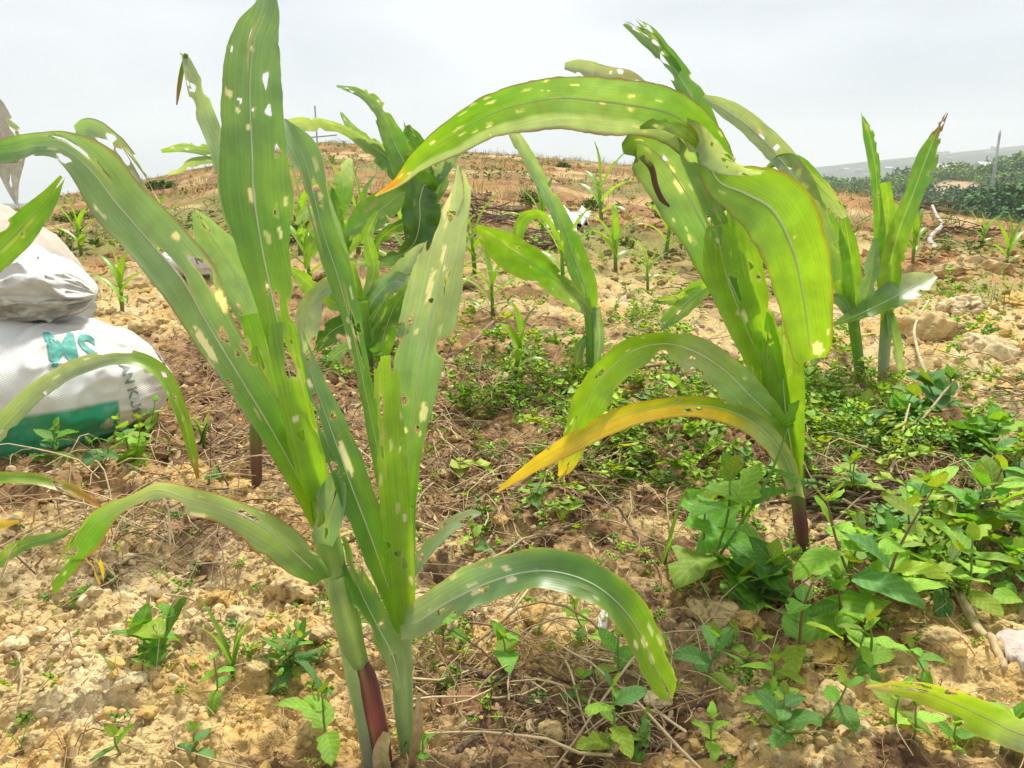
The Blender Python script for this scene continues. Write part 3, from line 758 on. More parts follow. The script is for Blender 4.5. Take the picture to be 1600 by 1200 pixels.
pleaf(b, YR, [(1243, 748, 20, -.014), (1237, 705, 36, -.02), (1229, 655, 54, -.028), (1224, 600, 64, -.034), (1222, 540, 60, -.04), (1222, 486, 44, -.045)], [(0, LIME * .9), (.5, LIME), (1, LIME * 1.1)], curl=(120, 70), roll=5, seed=41, holes=[(1216, 497, 30, 14), (1226, 535, 50, 5)], vgrad=(PURPLE * 1.3, .35, .5, .0))
pleaf(b, YR, [(1222, 665, 26, -.03), (1176, 622, 54, -.05), (1130, 577, 56, -.07), (1085, 549, 54, -.08), (1040, 537, 42, -.09), (990, 548, 46, -.10), (945, 585, 52, -.105), (915, 635, 50, -.11), (895, 690, 40, -.11), (882, 730, 22, -.11), (873, 744, 4, -.11)],
      [(0, LIME), (.15, BLUEG * 1.3), (.4, PALEG), (.5, LIME * .9), (.9, LIME), (1, YELLOW)], roll=26, seed=42, bites=2, flecks=6, ruf=.12, edge=(YELLOW * .6, .3))
pleaf(b, YR, [(1247, 775, 20, -.012), (1229, 720, 28, -.03), (1192, 672, 34, -.05), (1140, 642, 36, -.07), (1080, 633, 32, -.09), (1010, 640, 33, -.11), (950, 660, 34, -.125), (890, 692, 30, -.14), (840, 722, 22, -.15), (800, 750, 12, -.155), (776, 769, 3, -.16)],
      [(0, PALEG), (.25, PALEG * 1.1), (.4, LIME * .9), (.7, YELLOW * .8 + LIME * .2), (1, YELLOW * .9)], roll=28, seed=43, vgrad=(YELLOW * 1.1, -.05, .2, .9, -1), edge=(ORANGE, .75), ruf=.07, label='yellowing lower leaf with orange edges')
pleaf(b, YR, [(1120, 440, 14, .04), (1085, 462, 36, .05), (1055, 490, 32, .06), (1030, 517, 5, .06)], GL, roll=-30, seed=44)
pleaf(b, YR, [(1112, 446, 12, .05), (1070, 462, 17, .06), (1040, 468, 14, .07), (1016, 471, 3, .07)], GL, seed=45)

# ---- middle plant further back
pb = gp(917, 606); YC = float(pb[1])
c = thing('maize_plant', pb, 'slim maize plant in the middle distance with leaf broken towards the sky', 'maize plant', GRP)
stalk(c, YC, [(917, 615, 11), (922, 560, 14), (922, 510, 15), (915, 465, 13)], [(0, BROWN), (.25, GREEN), (1, LIME)])
pleaf(c, YC, [(925, 500, 14), (914, 448, 34), (896, 400, 36), (875, 342, 26, -.02), (846, 287, 22, -.03), (818, 238, 22, -.04), (798, 202, 16, -.05)], [(0, LIME), (.4, GREEN), (.7, BLUEG * 1.3), (1, PALEG)], roll=-20, seed=50, rholes=9, bites=8, tears=4)
pleaf(c, YC, [(922, 490, 12, -.01), (890, 458, 32, -.04), (858, 430, 40, -.07), (820, 404, 56, -.10), (776, 376, 46, -.12), (744, 354, 8, -.13)], [(0, PALEG), (.4, GREEN), (1, LIME * .8)], roll=25, seed=51, bites=2, flecks=6, edge=(YELLOW * .5, .5))
pleaf(c, YC, [(916, 525, 10), (903, 552, 15, -.03), (900, 592, 15, -.03), (893, 640, 6, -.02)], [(0, GREEN), (1, BROWN)], seed=52)
pleaf(c, YC, [(930, 580, 10, -.01), (937, 530, 17, -.015), (932, 480, 14, -.01)], GB, curl=(80, 80), seed=53, bites=1)
pleaf(c, YC, [(900, 420, 8, .1), (850, 338, 12, .1), (822, 338, 18, .1), (808, 370, 18, .1), (812, 404, 5, .1)], GL, seed=54, bites=1)

# ---- pair on the right
pb = gp(1346, 604); YD = float(pb[1])
d1 = thing('maize_plant', pb, 'maize plant with bunched whorl, left one of the pair on the pale clay', 'maize plant', GRP)
stalk(d1, YD, [(1347, 615, 15), (1341, 560, 16), (1332, 490, 17), (1328, 455, 15)], [(0, BROWN), (.3, GREEN), (1, LIME)])
pleaf(d1, YD, [(1330, 500, 14, -.01), (1318, 450, 30, -.01), (1308, 400, 34, -.01), (1297, 345, 18, 0), (1285, 315, 6)], GL, roll=-15, seed=60, bites=2)
pleaf(d1, YD, [(1332, 490, 16, -.02), (1332, 440, 28, -.025), (1328, 390, 28, -.02), (1318, 335, 12, -.02)], GL, curl=(80, 50), seed=61, bites=1)
pleaf(d1, YD, [(1338, 500, 12, -.02), (1358, 445, 28, -.02), (1366, 400, 18, -.01), (1368, 372, 5)], GB, seed=62)
pleaf(d1, YD, [(1338, 520, 10, -.03), (1318, 475, 16, -.03), (1295, 462, 14, -.03), (1278, 470, 5, -.02)], GB, seed=63)
pb = gp(1379, 600); YD2 = float(pb[1])
d2 = thing('maize_plant', pb, 'maize plant with leaf pointing up to a dry brown tip, right one of the pair', 'maize plant', GRP)
stalk(d2, YD2, [(1378, 612, 15), (1382, 550, 17), (1386, 480, 17), (1386, 440, 14)], [(0, BROWN), (.3, PALEG * .8), (1, LIME)])
pleaf(d2, YD2, [(1384, 500, 16, -.01), (1389, 430, 32, -.02), (1404, 362, 32, -.03), (1424, 310, 27, -.03), (1446, 250, 32, -.02), (1464, 206, 13, -.01), (1480, 176, 3)],
      [(0, LIME), (.4, LIME * .8), (.65, DARKG * 1.6), (.85, GREEN), (.92, BROWN), (1, BROWN)], roll=-20, seed=65, bites=7, rholes=4)
pleaf(d2, YD2, [(1383, 480, 16, .01), (1378, 385, 20, .02), (1371, 300, 13, .02), (1366, 250, 17, .02), (1358, 210, 16, .03), (1348, 182, 3, .03)], [(0, LIME), (.6, DARKG * 1.7), (1, DARKG * 1.7)], seed=66, rholes=5)
pleaf(d2, YD2, [(1384, 470, 16), (1382, 400, 22), (1388, 330, 20), (1384, 285, 16)], [(0, LIME * 1.1), (1, LIME)], curl=(90, 60), seed=67, bites=2)
pleaf(d2, YD2, [(1298, 509, 3, -.07), (1340, 492, 22, -.06), (1390, 468, 40, -.05), (1430, 446, 40, -.03), (1462, 431, 8, -.02)], [(0, LIME), (.5, GREEN), (.8, PALEG), (1, PALEG * 1.4)], roll=30, seed=68, flecks=4, bites=1)
pleaf(d2, YD2, [(1390, 490, 12, -.02), (1398, 530, 17, -.03), (1405, 560, 15, -.03), (1411, 604, 4, -.03)], [(0, GREEN), (1, PALEG)], seed=69)

# ---- behind the front pair
pb = gp(668, 520); YE = float(pb[1])
e = thing('maize_plant', pb, 'ragged maize plant with torn leaves and one dark leaf drooping, behind the front pair', 'maize plant', GRP)
stalk(e, YE, [(668, 530, 20), (670, 430, 24), (672, 340, 26), (672, 285, 18)], [(0, BROWN), (.3, GREEN), (1, LIME)])
pleaf(e, YE, [(672, 320, 14), (655, 295, 34), (638, 265, 50, -.02), (622, 235, 42, -.03), (604, 198, 30, -.04), (590, 168, 24, -.05), (568, 148, 16, -.06), (526, 134, 3, -.08)], [(0, LIME), (.4, GREEN), (1, BLUEG)], roll=-15, seed=70, bites=12, rholes=6, tears=5)
pleaf(e, YE, [(668, 318, 12, .01), (645, 288, 30, .02), (612, 254, 34, .03), (578, 226, 26, .04), (552, 204, 16, .05), (533, 176, 4, .06)], [(0, GREEN), (1, BLUEG)], seed=71, bites=8, tears=4)
pleaf(e, YE, [(664, 310, 12, .02), (620, 258, 34, .03), (572, 222, 20, .02), (530, 199, 14, 0), (482, 192, 22, -.02), (440, 196, 18, -.04)], [(0, GREEN), (1, PALEG)], seed=72, bites=8, tears=3, roll=30)
pleaf(e, YE, [(674, 310, 12), (668, 268, 36, .03), (655, 238, 38, .04), (642, 212, 28, .04), (636, 196, 6, .04)], GD, seed=73, bites=2)
pleaf(e, YE, [(676, 320, 14), (690, 280, 30, .03), (690, 245, 30, .04), (688, 210, 14, .04)], GP, seed=74)
pleaf(e, YE, [(672, 300, 18, -.02), (664, 288, 40, -.06), (656, 312, 52, -.08), (656, 345, 60, -.09), (648, 378, 36, -.09), (630, 396, 24, -.09), (600, 406, 20, -.09), (556, 413, 5, -.08)], [(0, DARKG), (.6, DARKG * .9), (1, BLUEG)], roll=15, seed=75, bites=2, ruf=.2)
pleaf(e, YE, [(668, 320, 14, -.01), (636, 300, 28, -.03), (602, 322, 44, -.06), (570, 346, 46, -.08), (538, 366, 8, -.10)], [(0, LIME), (1, GREEN * 1.2)], roll=-20, seed=76, bites=2)
pleaf(e, YE, [(672, 460, 10, -.01), (680, 400, 26, -.03), (686, 350, 24, -.04), (690, 320, 6, -.04)], GB, seed=77)

pleaf(e, YE, [(672, 300, 10, .02), (700, 262, 14, .03), (716, 232, 16, .03), (738, 214, 12, .03), (752, 218, 3, .03)], GB, seed=78, bites=5)
pleaf(e, YE, [(666, 360, 10, -.02), (630, 350, 18, -.04), (596, 372, 18, -.05), (578, 405, 4, -.05)], GD, seed=79, bites=4)
pleaf(d1, YD, [(1334, 480, 10, .02), (1310, 420, 18, .03), (1282, 372, 20, .03), (1262, 352, 14, .03), (1246, 360, 4, .03)], GB, seed=84, bites=5)
pleaf(d2, YD2, [(1386, 470, 10, .02), (1402, 400, 14, .03), (1410, 350, 12, .03), (1400, 322, 10, .03), (1388, 318, 3, .03)], GB, seed=93, bites=3)
pb = gp(540, 455); YF = float(pb[1])
ff = thing('maize_plant', pb, 'small maize plant with upright pale-tipped leaf, below the tall cross pole', 'maize plant', GRP)
stalk(ff, YF, [(541, 462, 12), (539, 410, 15), (537, 355, 16)], [(0, BROWN), (.4, GREEN), (1, LIME)])
pleaf(ff, YF, [(537, 370, 12), (531, 340, 22), (536, 300, 34), (541, 268, 24), (548, 248, 8)], [(0, LIME), (.6, GREEN), (1, PALEG * 1.4)], seed=80)
pleaf(ff, YF, [(536, 370, 10), (530, 345, 16), (523, 315, 16), (513, 283, 3)], GL, seed=81)
pleaf(ff, YF, [(537, 400, 10), (520, 370, 22, -.02), (500, 365, 22, -.04), (484, 390, 20, -.06), (478, 420, 5, -.06)], GL, seed=82)
pleaf(ff, YF, [(540, 400, 8), (560, 375, 16), (580, 380, 14), (594, 400, 4)], GL, seed=83)

pb = gp(575, 575); YK = float(pb[1])
k_ = thing('maize_plant', pb, 'low spreading maize plant half hidden between the two front stalks', 'maize plant', GRP)
stalk(k_, YK, [(576, 585, 20), (572, 530, 22), (566, 470, 20)], [(0, BROWN), (.4, GREEN), (1, LIME)])
pleaf(k_, YK, [(566, 480, 14), (520, 442, 22, -.02), (498, 458, 30, -.04), (481, 490, 38, -.06), (478, 522, 32, -.07), (474, 550, 6, -.07)], [(0, GREEN), (.4, PALEG), (1, PALEG * 1.2)], roll=20, seed=85)
pleaf(k_, YK, [(560, 490, 14), (512, 466, 26, -.01), (480, 441, 26, -.01), (450, 416, 6)], [(0, GREEN), (.4, LIME), (1, LIME)], seed=86)
pleaf(k_, YK, [(568, 560, 14), (592, 548, 28, -.02), (602, 515, 34, -.04), (618, 476, 32, -.05), (640, 446, 12, -.06)], GD, seed=87, roll=-20)
pleaf(k_, YK, [(566, 500, 14), (590, 460, 26, .02), (618, 440, 28, .02), (650, 452, 18, .02), (672, 480, 4, .02)], GP, seed=88, roll=20)
pleaf(k_, YK, [(570, 520, 14), (545, 506, 32, -.03), (515, 520, 34, -.05), (494, 548, 6, -.06)], GD, seed=89)
pleaf(k_, YK, [(566, 490, 14), (548, 440, 34, .02), (526, 400, 34, .03), (500, 372, 14, .03), (486, 366, 4, .03)], GL, seed=90)
pleaf(k_, YK, [(574, 582, 8), (540, 580, 12, -.02), (505, 580, 12, -.03), (470, 588, 4, -.03)], GL, seed=91)
pleaf(k_, YK, [(574, 540, 12), (600, 500, 22, .05), (634, 520, 22, .06), (650, 550, 5, .06)], GB, seed=92)

pleaf(k_, YK, [(570, 520, 12), (600, 470, 24, .03), (630, 420, 26, .04), (652, 390, 12, .04), (664, 380, 3, .04)], GP, seed=120, bites=6)
pleaf(k_, YK, [(568, 500, 12), (545, 430, 22, .05), (520, 350, 22, .06), (508, 300, 10, .06)], GB, seed=121, bites=5)
pleaf(k_, YK, [(572, 540, 12), (540, 545, 22, -.03), (515, 565, 20, -.04), (500, 600, 4, -.04)], GB, seed=122, bites=3)
pleaf(k_, YK, [(566, 480, 10), (585, 420, 20, .06), (575, 370, 20, .07), (590, 330, 8, .07)], GL, seed=123, bites=4)
pleaf(ff, YF, [(538, 390, 10), (560, 350, 18), (585, 330, 16), (612, 345, 4)], GP, seed=124, bites=4)
pleaf(ff, YF, [(538, 390, 10), (510, 350, 18), (480, 330, 18), (462, 350, 5)], GB, seed=125, bites=4)
pb = gp(402, 784); YG = float(pb[1])
g = thing('maize_plant', pb, 'maize plant with thin brown stalk and snapped pale leaf tips, behind the tallest leaf', 'maize plant', GRP)
stalk(g, YG, [(403, 792, 15), (401, 740, 17), (400, 680, 19), (404, 600, 22), (408, 540, 20)], [(0, PURPLE * .8), (.35, BROWN * .8), (.6, GREEN), (1, LIME)])
pleaf(g, YG, [(408, 560, 18), (395, 470, 30), (372, 380, 34, .02), (355, 300, 30, .03), (340, 235, 28, .04), (318, 178, 30, .05), (302, 130, 24, .05), (290, 92, 12, .06), (286, 84, 4, .06)],
      [(0, GREEN), (.5, BLUEG * 1.2), (1, PALEG)], roll=-25, seed=95, holes=[(302, 135, 14, 8), (300, 142, 12, 6)], bites=6)
pleaf(g, YG, [(291, 84, 6, .06), (284, 110, 7, .06), (279, 140, 6, .06), (276, 164, 2, .06)], [(0, DARKG), (1, BROWN)], seed=96, rib=False)
pleaf(g, YG, [(408, 570, 20), (400, 500, 44, -.02), (370, 432, 62, -.03), (336, 378, 54, -.04), (304, 330, 10, -.05)], [(0, LIME), (.5, BLUEG), (1, BLUEG * 1.2)], roll=20, seed=97)
pleaf(g, YG, [(390, 300, 10, .02), (362, 248, 14, .05), (330, 236, 18, .06), (290, 230, 14, .07), (252, 236, 5, .08)], [(0, GREEN), (.8, BLUEG), (1, LIME)], seed=98, bites=4)
pleaf(g, YG, [(385, 300, 8, .02), (350, 256, 14, .05), (305, 252, 14, .06), (280, 266, 8, .07), (262, 273, 3, .08)], GP, seed=99, bites=3)

# ---- plant standing just outside the left edge
pb = gp(-150, 900); YH = float(pb[1])
h = thing('maize_plant', pb, 'maize plant mostly beyond the left edge, its thin leaf arching before the white sack', 'maize plant', GRP)
stalk(h, YH, [(-150, 915, 26), (-146, 760, 28), (-142, 620, 26), (-138, 500, 22)], [(0, PURPLE), (.3, GREEN), (1, LIME)])
pleaf(h, YH, [(-143, 740, 16), (-80, 745, 24, .02), (0, 672, 30, .05), (60, 612, 28, .07), (130, 572, 26, .08), (200, 559, 23, .09), (250, 582, 22, .10), (280, 640, 20, .10), (298, 700, 15, .11), (309, 748, 4, .11)],
      [(0, LIME), (.4, PALEG), (.55, PALEG * .9), (.65, LIME), (.93, LIME * .9), (1, ORANGE * .7)], roll=25, seed=105, rholes=6, flecks=6, bites=2)
pleaf(h, YH, [(-146, 800, 16), (-70, 748, 22), (0, 747, 18, .02), (60, 750, 18, .03), (110, 766, 17, .04), (156, 791, 4, .05)], [(0, GREEN), (.7, LIME), (1, ORANGE)], roll=20, seed=106, edge=(ORANGE, .5))
pleaf(h, YH, [(-148, 860, 16), (-60, 915, 22, -.02), (0, 876, 22, -.03), (40, 851, 18, -.04), (85, 840, 15, -.04), (112, 828, 3, -.04)], GL, seed=107)
pleaf(h, YH, [(-148, 850, 16), (-70, 920, 30, -.05), (0, 940, 32, -.06), (40, 950, 26, -.07), (78, 956, 5, -.07)], [(0, GREEN), (.6, LIME), (.85, YELLOW), (1, STRAW)], seed=108)
pleaf(h, YH, [(-149, 860, 12), (-50, 830, 14, .02), (0, 822, 14, .02), (30, 815, 4, .02)], [(0, GREEN), (1, YELLOW)], seed=118)
pleaf(h, YH, [(-140, 560, 18), (-60, 440, 42, .02), (0, 386, 48, .03), (40, 346, 42, .04), (70, 314, 28, .05), (97, 276, 8, .06)], [(0, GREEN), (.6, GREEN), (.9, GREEN), (1, LIME * .7)], roll=-25, seed=109, bites=2)
pleaf(h, YH, [(-138, 500, 16), (-60, 240, 20), (-12, 160, 18), (4, 190, 26), (10, 235, 46), (16, 285, 22), (26, 320, 4)], [(0, np.array((.5, .48, .42))), (1, np.array((.58, .56, .52)))], roll=20, seed=110, mat=M_DRY, rib=False, label='dried pale grey leaf')

# ---- plant just outside the right bottom corner
pb = gp(1760, 1190); YJ = float(pb[1])
j_ = thing('maize_plant', pb, 'maize plant beyond the right edge, showing one lime leaf in the bottom corner', 'maize plant', GRP)
stalk(j_, YJ, [(1760, 1205, 30), (1758, 1080, 32), (1752, 950, 28)], [(0, PURPLE), (.4, GREEN), (1, LIME)])
pleaf(j_, YJ, [(1757, 1130, 22), (1690, 1160, 40, -.02), (1600, 1148, 46, -.04), (1530, 1116, 54, -.06), (1455, 1084, 36, -.07), (1400, 1074, 20, -.08), (1352, 1073, 3, -.08)],
      [(0, GREEN), (.4, PALEG), (.6, LIME * 1.1), (.9, LIME * .9 + YELLOW * .3), (1, STRAW)], roll=25, edge=(YELLOW, .5), seed=115)
pleaf(j_, YJ, [(1754, 1000, 18), (1800, 900, 50), (1860, 860, 40), (1930, 920, 10)], G, seed=116)

# ------------------------------------------------------------------ scatter helpers
def rot_mats(yaw, pitch, roll):
    cy, sy, cp, sp, cr, sr = np.cos(yaw), np.sin(yaw), np.cos(pitch), np.sin(pitch), np.cos(roll), np.sin(roll)
    Z = np.zeros_like(yaw); O = np.ones_like(yaw)
    Rz = np.stack([np.stack([cy, -sy, Z], -1), np.stack([sy, cy, Z], -1), np.stack([Z, Z, O], -1)], -2)
    Ry = np.stack([np.stack([cp, Z, sp], -1), np.stack([Z, O, Z], -1), np.stack([-sp, Z, cp], -1)], -2)
    Rx = np.stack([np.stack([O, Z, Z], -1), np.stack([Z, cr, -sr], -1), np.stack([Z, sr, cr], -1)], -2)
    return Rz @ Ry @ Rx

class Pile:
    """collects many copies of small templates into one mesh"""
    def __init__(s): s.v = []; s.f = {}; s.c = []; s.l = []; s.n = 0
    def put(s, tv, tf, pos, R, scale, col, luv=None):
        N = len(pos)
        if N == 0: return
        scale = np.asarray(scale, float)
        if scale.ndim == 1: scale = scale[:, None].repeat(3, 1)
        V = np.einsum('nij,nmj->nmi', R, tv[None] * scale[:, None]) + pos[:, None]
        m = len(tv)
        s.v.append(V.reshape(-1, 3))
        off = s.n + np.arange(N) * m
        for q in (tf if isinstance(tf, list) else [tf]):
            if len(q): s.f.setdefault(q.shape[1], []).append((q[None] + off[:, None, None]).reshape(-1, q.shape[1]))
        col = np.asarray(col, float)
        if col.ndim == 2: col = np.repeat(col[:, None], m, 1)
        s.c.append(col.reshape(-1, 3))
        s.l.append(np.tile(luv if luv is not None else np.ones((m, 3)), (N, 1)))
        s.n += N * m
    def build(s, name, mat, label, smooth_shade=True, kind='stuff', parent=None, origin=None):
        v = np.vstack(s.v)
        if origin is not None: v = v - origin
        me = make_mesh(name, v, [np.vstack(q) for q in s.f.values()], np.clip(np.vstack(s.c), 0, 1), np.vstack(s.l), smooth_shade, [mat])
        o = add(name, me, parent)
        tag(o, label, kind=kind)
        return o

def sector(n, r0, r1, a0=-44, a1=44, rng=RNG):
    r = np.sqrt(rng.uniform(r0 * r0, r1 * r1, n)); a = np.radians(rng.uniform(a0, a1, n))
    x = r * np.sin(a); y = r * np.cos(a)
    return np.stack([x, y, hfun(x, y)], 1)

def blob_points(n, blobs, rng=RNG):
    w = np.array([bb[2] * bb[3] * bb[4] for bb in blobs], float); w /= w.sum()
    k = rng.choice(len(blobs), n, p=w)
    bb = np.array(blobs)[k]
    px = bb[:, 0] + rng.normal(0, .6, n) * bb[:, 2]; py = bb[:, 1] + rng.normal(0, .6, n) * bb[:, 3]
    p = ground_px(px, py)
    return p[~np.isnan(p[:, 0])]

def ico(sub):
    import bmesh
    bm = bmesh.new(); bmesh.ops.create_icosphere(bm, subdivisions=sub, radius=1.0)
    v = np.array([q.co[:] for q in bm.verts]); f = np.array([[q.index for q in p.verts] for p in bm.faces])
    bm.free()
    return v, f
ICO1, ICO2, ICO4, ICO5 = ico(1), ico(2), ico(4), ico(5)

def lump(base, seed, amp=0.35, freq=1.6, flat=0.75):
    v, f = base
    r = 1 + amp * (fbm(v[:, 0] * freq + v[:, 2] * .7 + seed * 3.1, v[:, 1] * freq - v[:, 2] * 1.3 + seed, 3, seed) - .5) * 2
    w = v * r[:, None]
    rng = np.random.default_rng(seed)
    for k in range(8):                       # broken facets
        d = norm(rng.normal(size=3)); lim = rng.uniform(.45, .85)
        h = w @ d
        w = w - d[None] * np.maximum(h - lim, 0)[:, None] * .85
    w[:, 2] *= flat
    return w, f

# ------------------------------------------------------------------ gravel, crumbs of soil
gv = Pile()
for k in range(6):
    n = 1500
    p = np.vstack([sector(n - 500, .5, 2.3), blob_points(500, CLAY_BLOBS)])
    n = len(p)
    size = .0022 + .0065 * RNG.random(n) ** 3
    size *= np.clip(np.hypot(p[:, 0], p[:, 1]) / 1.1, .8, 2.2)
    tv, tf = lump(ICO1 if k < 3 else ICO2, 40 + k, .25, 1.6, .8)
    if k >= 3: size = size * 1.5; sel = RNG.random(n) < .55; p = p[sel]; size = size[sel]; n = len(p)
    c0 = soil_colour(p[:, 0], p[:, 1], p[:, 2]); u = RNG.random(n)[:, None]
    c = c0 * (.75 + .5 * RNG.random(n))[:, None]
    c = np.where(u < .10, OCHRE * (.8 + .5 * RNG.random(n))[:, None], c); c = np.where(u > .8, PALE * (.7 + .4 * RNG.random(n))[:, None], c)
    p[:, 2] += size * .25
    gv.put(tv, tf, p, rot_mats(RNG.uniform(0, 6.28, n), RNG.normal(0, .3, n), RNG.normal(0, .3, n)), size, c)
for k in range(4):          # fine crumbs close by
    px = RNG.uniform(-250, 1850, 1500); py = RNG.uniform(760, 1290, 1500)
    p = ground_px(px, py); p = p[~np.isnan(p[:, 0])]; n = len(p)
    size = .0011 + .0038 * RNG.random(n) ** 2
    tv, tf = lump(ICO1, 140 + k, .3, 1.6, .8)
    c = soil_colour(p[:, 0], p[:, 1], p[:, 2]) * (.7 + .6 * RNG.random(n))[:, None]
    p[:, 2] += size * .2
    gv.put(tv, tf, p, rot_mats(RNG.uniform(0, 6.28, n), RNG.normal(0, .4, n), RNG.normal(0, .4, n)), size, c)
# coarser crumbs up the slope
for k in range(3):
    p = sector(900, 2.3, 9, -42, 42); n = len(p)
    size = (.012 + .03 * RNG.random(n) ** 2) * np.clip(np.hypot(p[:, 0], p[:, 1]) / 4, .7, 1.6)
    tv, tf = lump(ICO1, 60 + k, .3, 1.6, .7)
    c = soil_colour(p[:, 0], p[:, 1], p[:, 2]) * (.7 + .6 * RNG.random(n))[:, None]
    gv.put(tv, tf, p, rot_mats(RNG.uniform(0, 6.28, n), RNG.normal(0, .3, n), RNG.normal(0, .3, n)), size, c)
gv.build('gravel', M_CLOD, 'small crumbs of tan soil and gravel strewn over the field', smooth_shade=False)

# ------------------------------------------------------------------ dead straw, rootlets and flakes
def straw_template(seed, bend, sides=3, n=6):
    rng = np.random.default_rng(seed)
    t = np.linspace(0, 1, n)
    P = np.stack([t - .5, bend * np.sin(t * math.pi * rng.uniform(.6, 1.6)) * .5 + rng.normal(0, .02, n), .06 * np.sin(t * 3.1 + seed)], 1)
    v, f = tube(P, .5 * (1 - .5 * t), sides, cap=False)
    # thickness is scaled apart from length: store unit radius in a second array
    return P, v, f
lit = Pile()
for k in range(10):
    n = 620
    p = np.vstack([sector(300, .5, 3.2), blob_points(n - 300, [q for q in DARK_BLOBS if q[1] > 560] + [(850, 1000, 300, 120, .5), (300, 880, 220, 70, .6)])])
    n = len(p)
    rng = np.random.default_rng(500 + k)
    t = np.linspace(0, 1, 6); bend = rng.uniform(-.5, .5)
    ctr = np.stack([t - .5, bend * np.sin(t * math.pi * rng.uniform(.6, 1.7)) + rng.normal(0, .025, 6), .05 * np.sin(t * 5 + k)], 1)
    tv, tf = tube(ctr, .011 * (1.15 - .6 * t), 3, cap=False)
    ln = (.015 + .10 * rng.random(n) ** 2) * np.clip(np.hypot(p[:, 0], p[:, 1]), .8, 1.4)
    pick = rng.random(n)[:, None]
    c = np.where(pick < .45, STRAW, np.where(pick < .9, np.array((.40, .26, .15)), np.array((.20, .12, .08)))) * (.7 + .6 * rng.random(n))[:, None]
    p[:, 2] += .004 + .008 * rng.random(n)
    sc = np.stack([ln, ln, ln * rng.uniform(.6, 1.2, n)], 1)
    lit.put(tv, tf, p, rot_mats(rng.uniform(0, 6.28, n), rng.normal(0, .12, n), rng.uniform(0, 6.28, n)), sc, c)
for k in range(8):          # longer dead stems over the middle
    rng = np.random.default_rng(540 + k)
    p = blob_points(75, [(800, 740, 330, 110, 1), (560, 700, 220, 110, 1), (330, 640, 120, 110, .8), (1400, 760, 200, 60, .8), (300, 860, 220, 60, .7), (900, 1080, 300, 80, .6)], rng); n = len(p)
    t = np.linspace(0, 1, 9); ctr = np.stack([t - .5, rng.uniform(-.3, .3) * np.sin(t * math.pi * rng.uniform(.6, 1.7)) + rng.normal(0, .012, 9), .03 * np.sin(t * 5 + k)], 1)
    tv, tf = tube(ctr, .0065 * (1.15 - .6 * t), 4, cap=False)
    pick = rng.random(n)[:, None]
    c = np.where(pick < .55, STRAW * 1.05, np.where(pick < .85, np.array((.38, .24, .13)), np.array((.16, .10, .07)))) * (.7 + .5 * rng.random(n))[:, None]
    p[:, 2] += .008
    lit.put(tv, tf, p, rot_mats(rng.uniform(0, 6.28, n), rng.normal(0, .07, n), rng.uniform(0, 6.28, n)), .09 + .17 * rng.random(n), c)
for k in range(6):          # short fibres close by
    rng = np.random.default_rng(560 + k)
    px = rng.uniform(-250, 1850, 420); py = rng.uniform(800, 1290, 420)
    p = ground_px(px, py); p = p[~np.isnan(p[:, 0])]; n = len(p)
    t = np.linspace(0, 1, 6); ctr = np.stack([t - .5, rng.uniform(-.5, .5) * np.sin(t * math.pi * rng.uniform(.6, 1.7)), .04 * np.sin(t * 5 + k)], 1)
    tv, tf = tube(ctr, .014 * (1.15 - .6 * t), 3, cap=False)
    pick = rng.random(n)[:, None]
    c = np.where(pick < .5, STRAW, np.array((.36, .23, .14))) * (.65 + .6 * rng.random(n))[:, None]
    p[:, 2] += .003
    lit.put(tv, tf, p, rot_mats(rng.uniform(0, 6.28, n), rng.normal(0, .12, n), rng.uniform(0, 6.28, n)), .008 + .05 * rng.random(n) ** 2, c)
for k in range(6):          # leaf and husk flakes
    n = 420
    p = np.vstack([sector(260, .5, 2.6), blob_points(520, [q for q in DARK_BLOBS if q[1] > 560])]); n = len(p)
    rng = np.random.default_rng(600 + k)
    u, w = np.meshgrid(np.linspace(0, 1, 5), np.linspace(-1, 1, 3), indexing='ij')
    wd = np.sin(np.pi * (u * .9 + .05)) * rng.uniform(.12, .28)
    tv = np.stack([u - .5, w * wd + .08 * np.sin(u * 4 + k), .18 * w * w * wd * 4 * rng.uniform(-.3, 1) + .12 * np.sin(u * 4 + k)], -1).reshape(-1, 3)
    ln = rng.uniform(.006, .020, n) * np.clip(np.hypot(p[:, 0], p[:, 1]), .7, 1.6)
    pick = rng.random(n)[:, None]
    c = np.where(pick < .4, STRAW, np.where(pick < .8, np.array((.40, .25, .13)), np.array((.26, .16, .09)))) * (.65 + .6 * rng.random(n))[:, None]
    p[:, 2] += .006
    lit.put(tv, grid_faces(5, 3), p, rot_mats(rng.uniform(0, 6.28, n), rng.normal(0, .25, n), rng.normal(0, .4, n)), ln, c)
lit.build('dry_litter', M_DRY, 'tangle of dry rootlets, straw and leaf flakes lying on the soil')

# dry stalks and trash up the slope
tr = Pile()
for k in range(8):
    rng = np.random.default_rng(700 + k)
    p = sector(750, 2.8, 25, -42, 42, rng); n = len(p)
    r = np.hypot(p[:, 0], p[:, 1])
    t = np.linspace(0, 1, 5); ctr = np.stack([t - .5, rng.uniform(-.35, .35) * np.sin(t * 3) + rng.normal(0, .03, 5), .10 * np.sin(t * 4 + k)], 1)
    tv, tf = tube(ctr, .012 * (1.1 - .6 * t), 3, cap=False)
    ln = rng.uniform(.12, .45, n) * np.clip(r / 6, .6, 1.5)
    pick = rng.random(n)[:, None]
    c = np.where(pick < .5, STRAW * .95, np.where(pick < .88, RUST * 1.2, np.array((.15, .09, .055)))) * (.7 + .6 * rng.random(n))[:, None]
    p[:, 2] += .02
    tr.put(tv, tf, p, rot_mats(rng.uniform(0, 6.28, n), rng.normal(0, .22, n), rng.uniform(0, 6.28, n)), ln * .62, c)
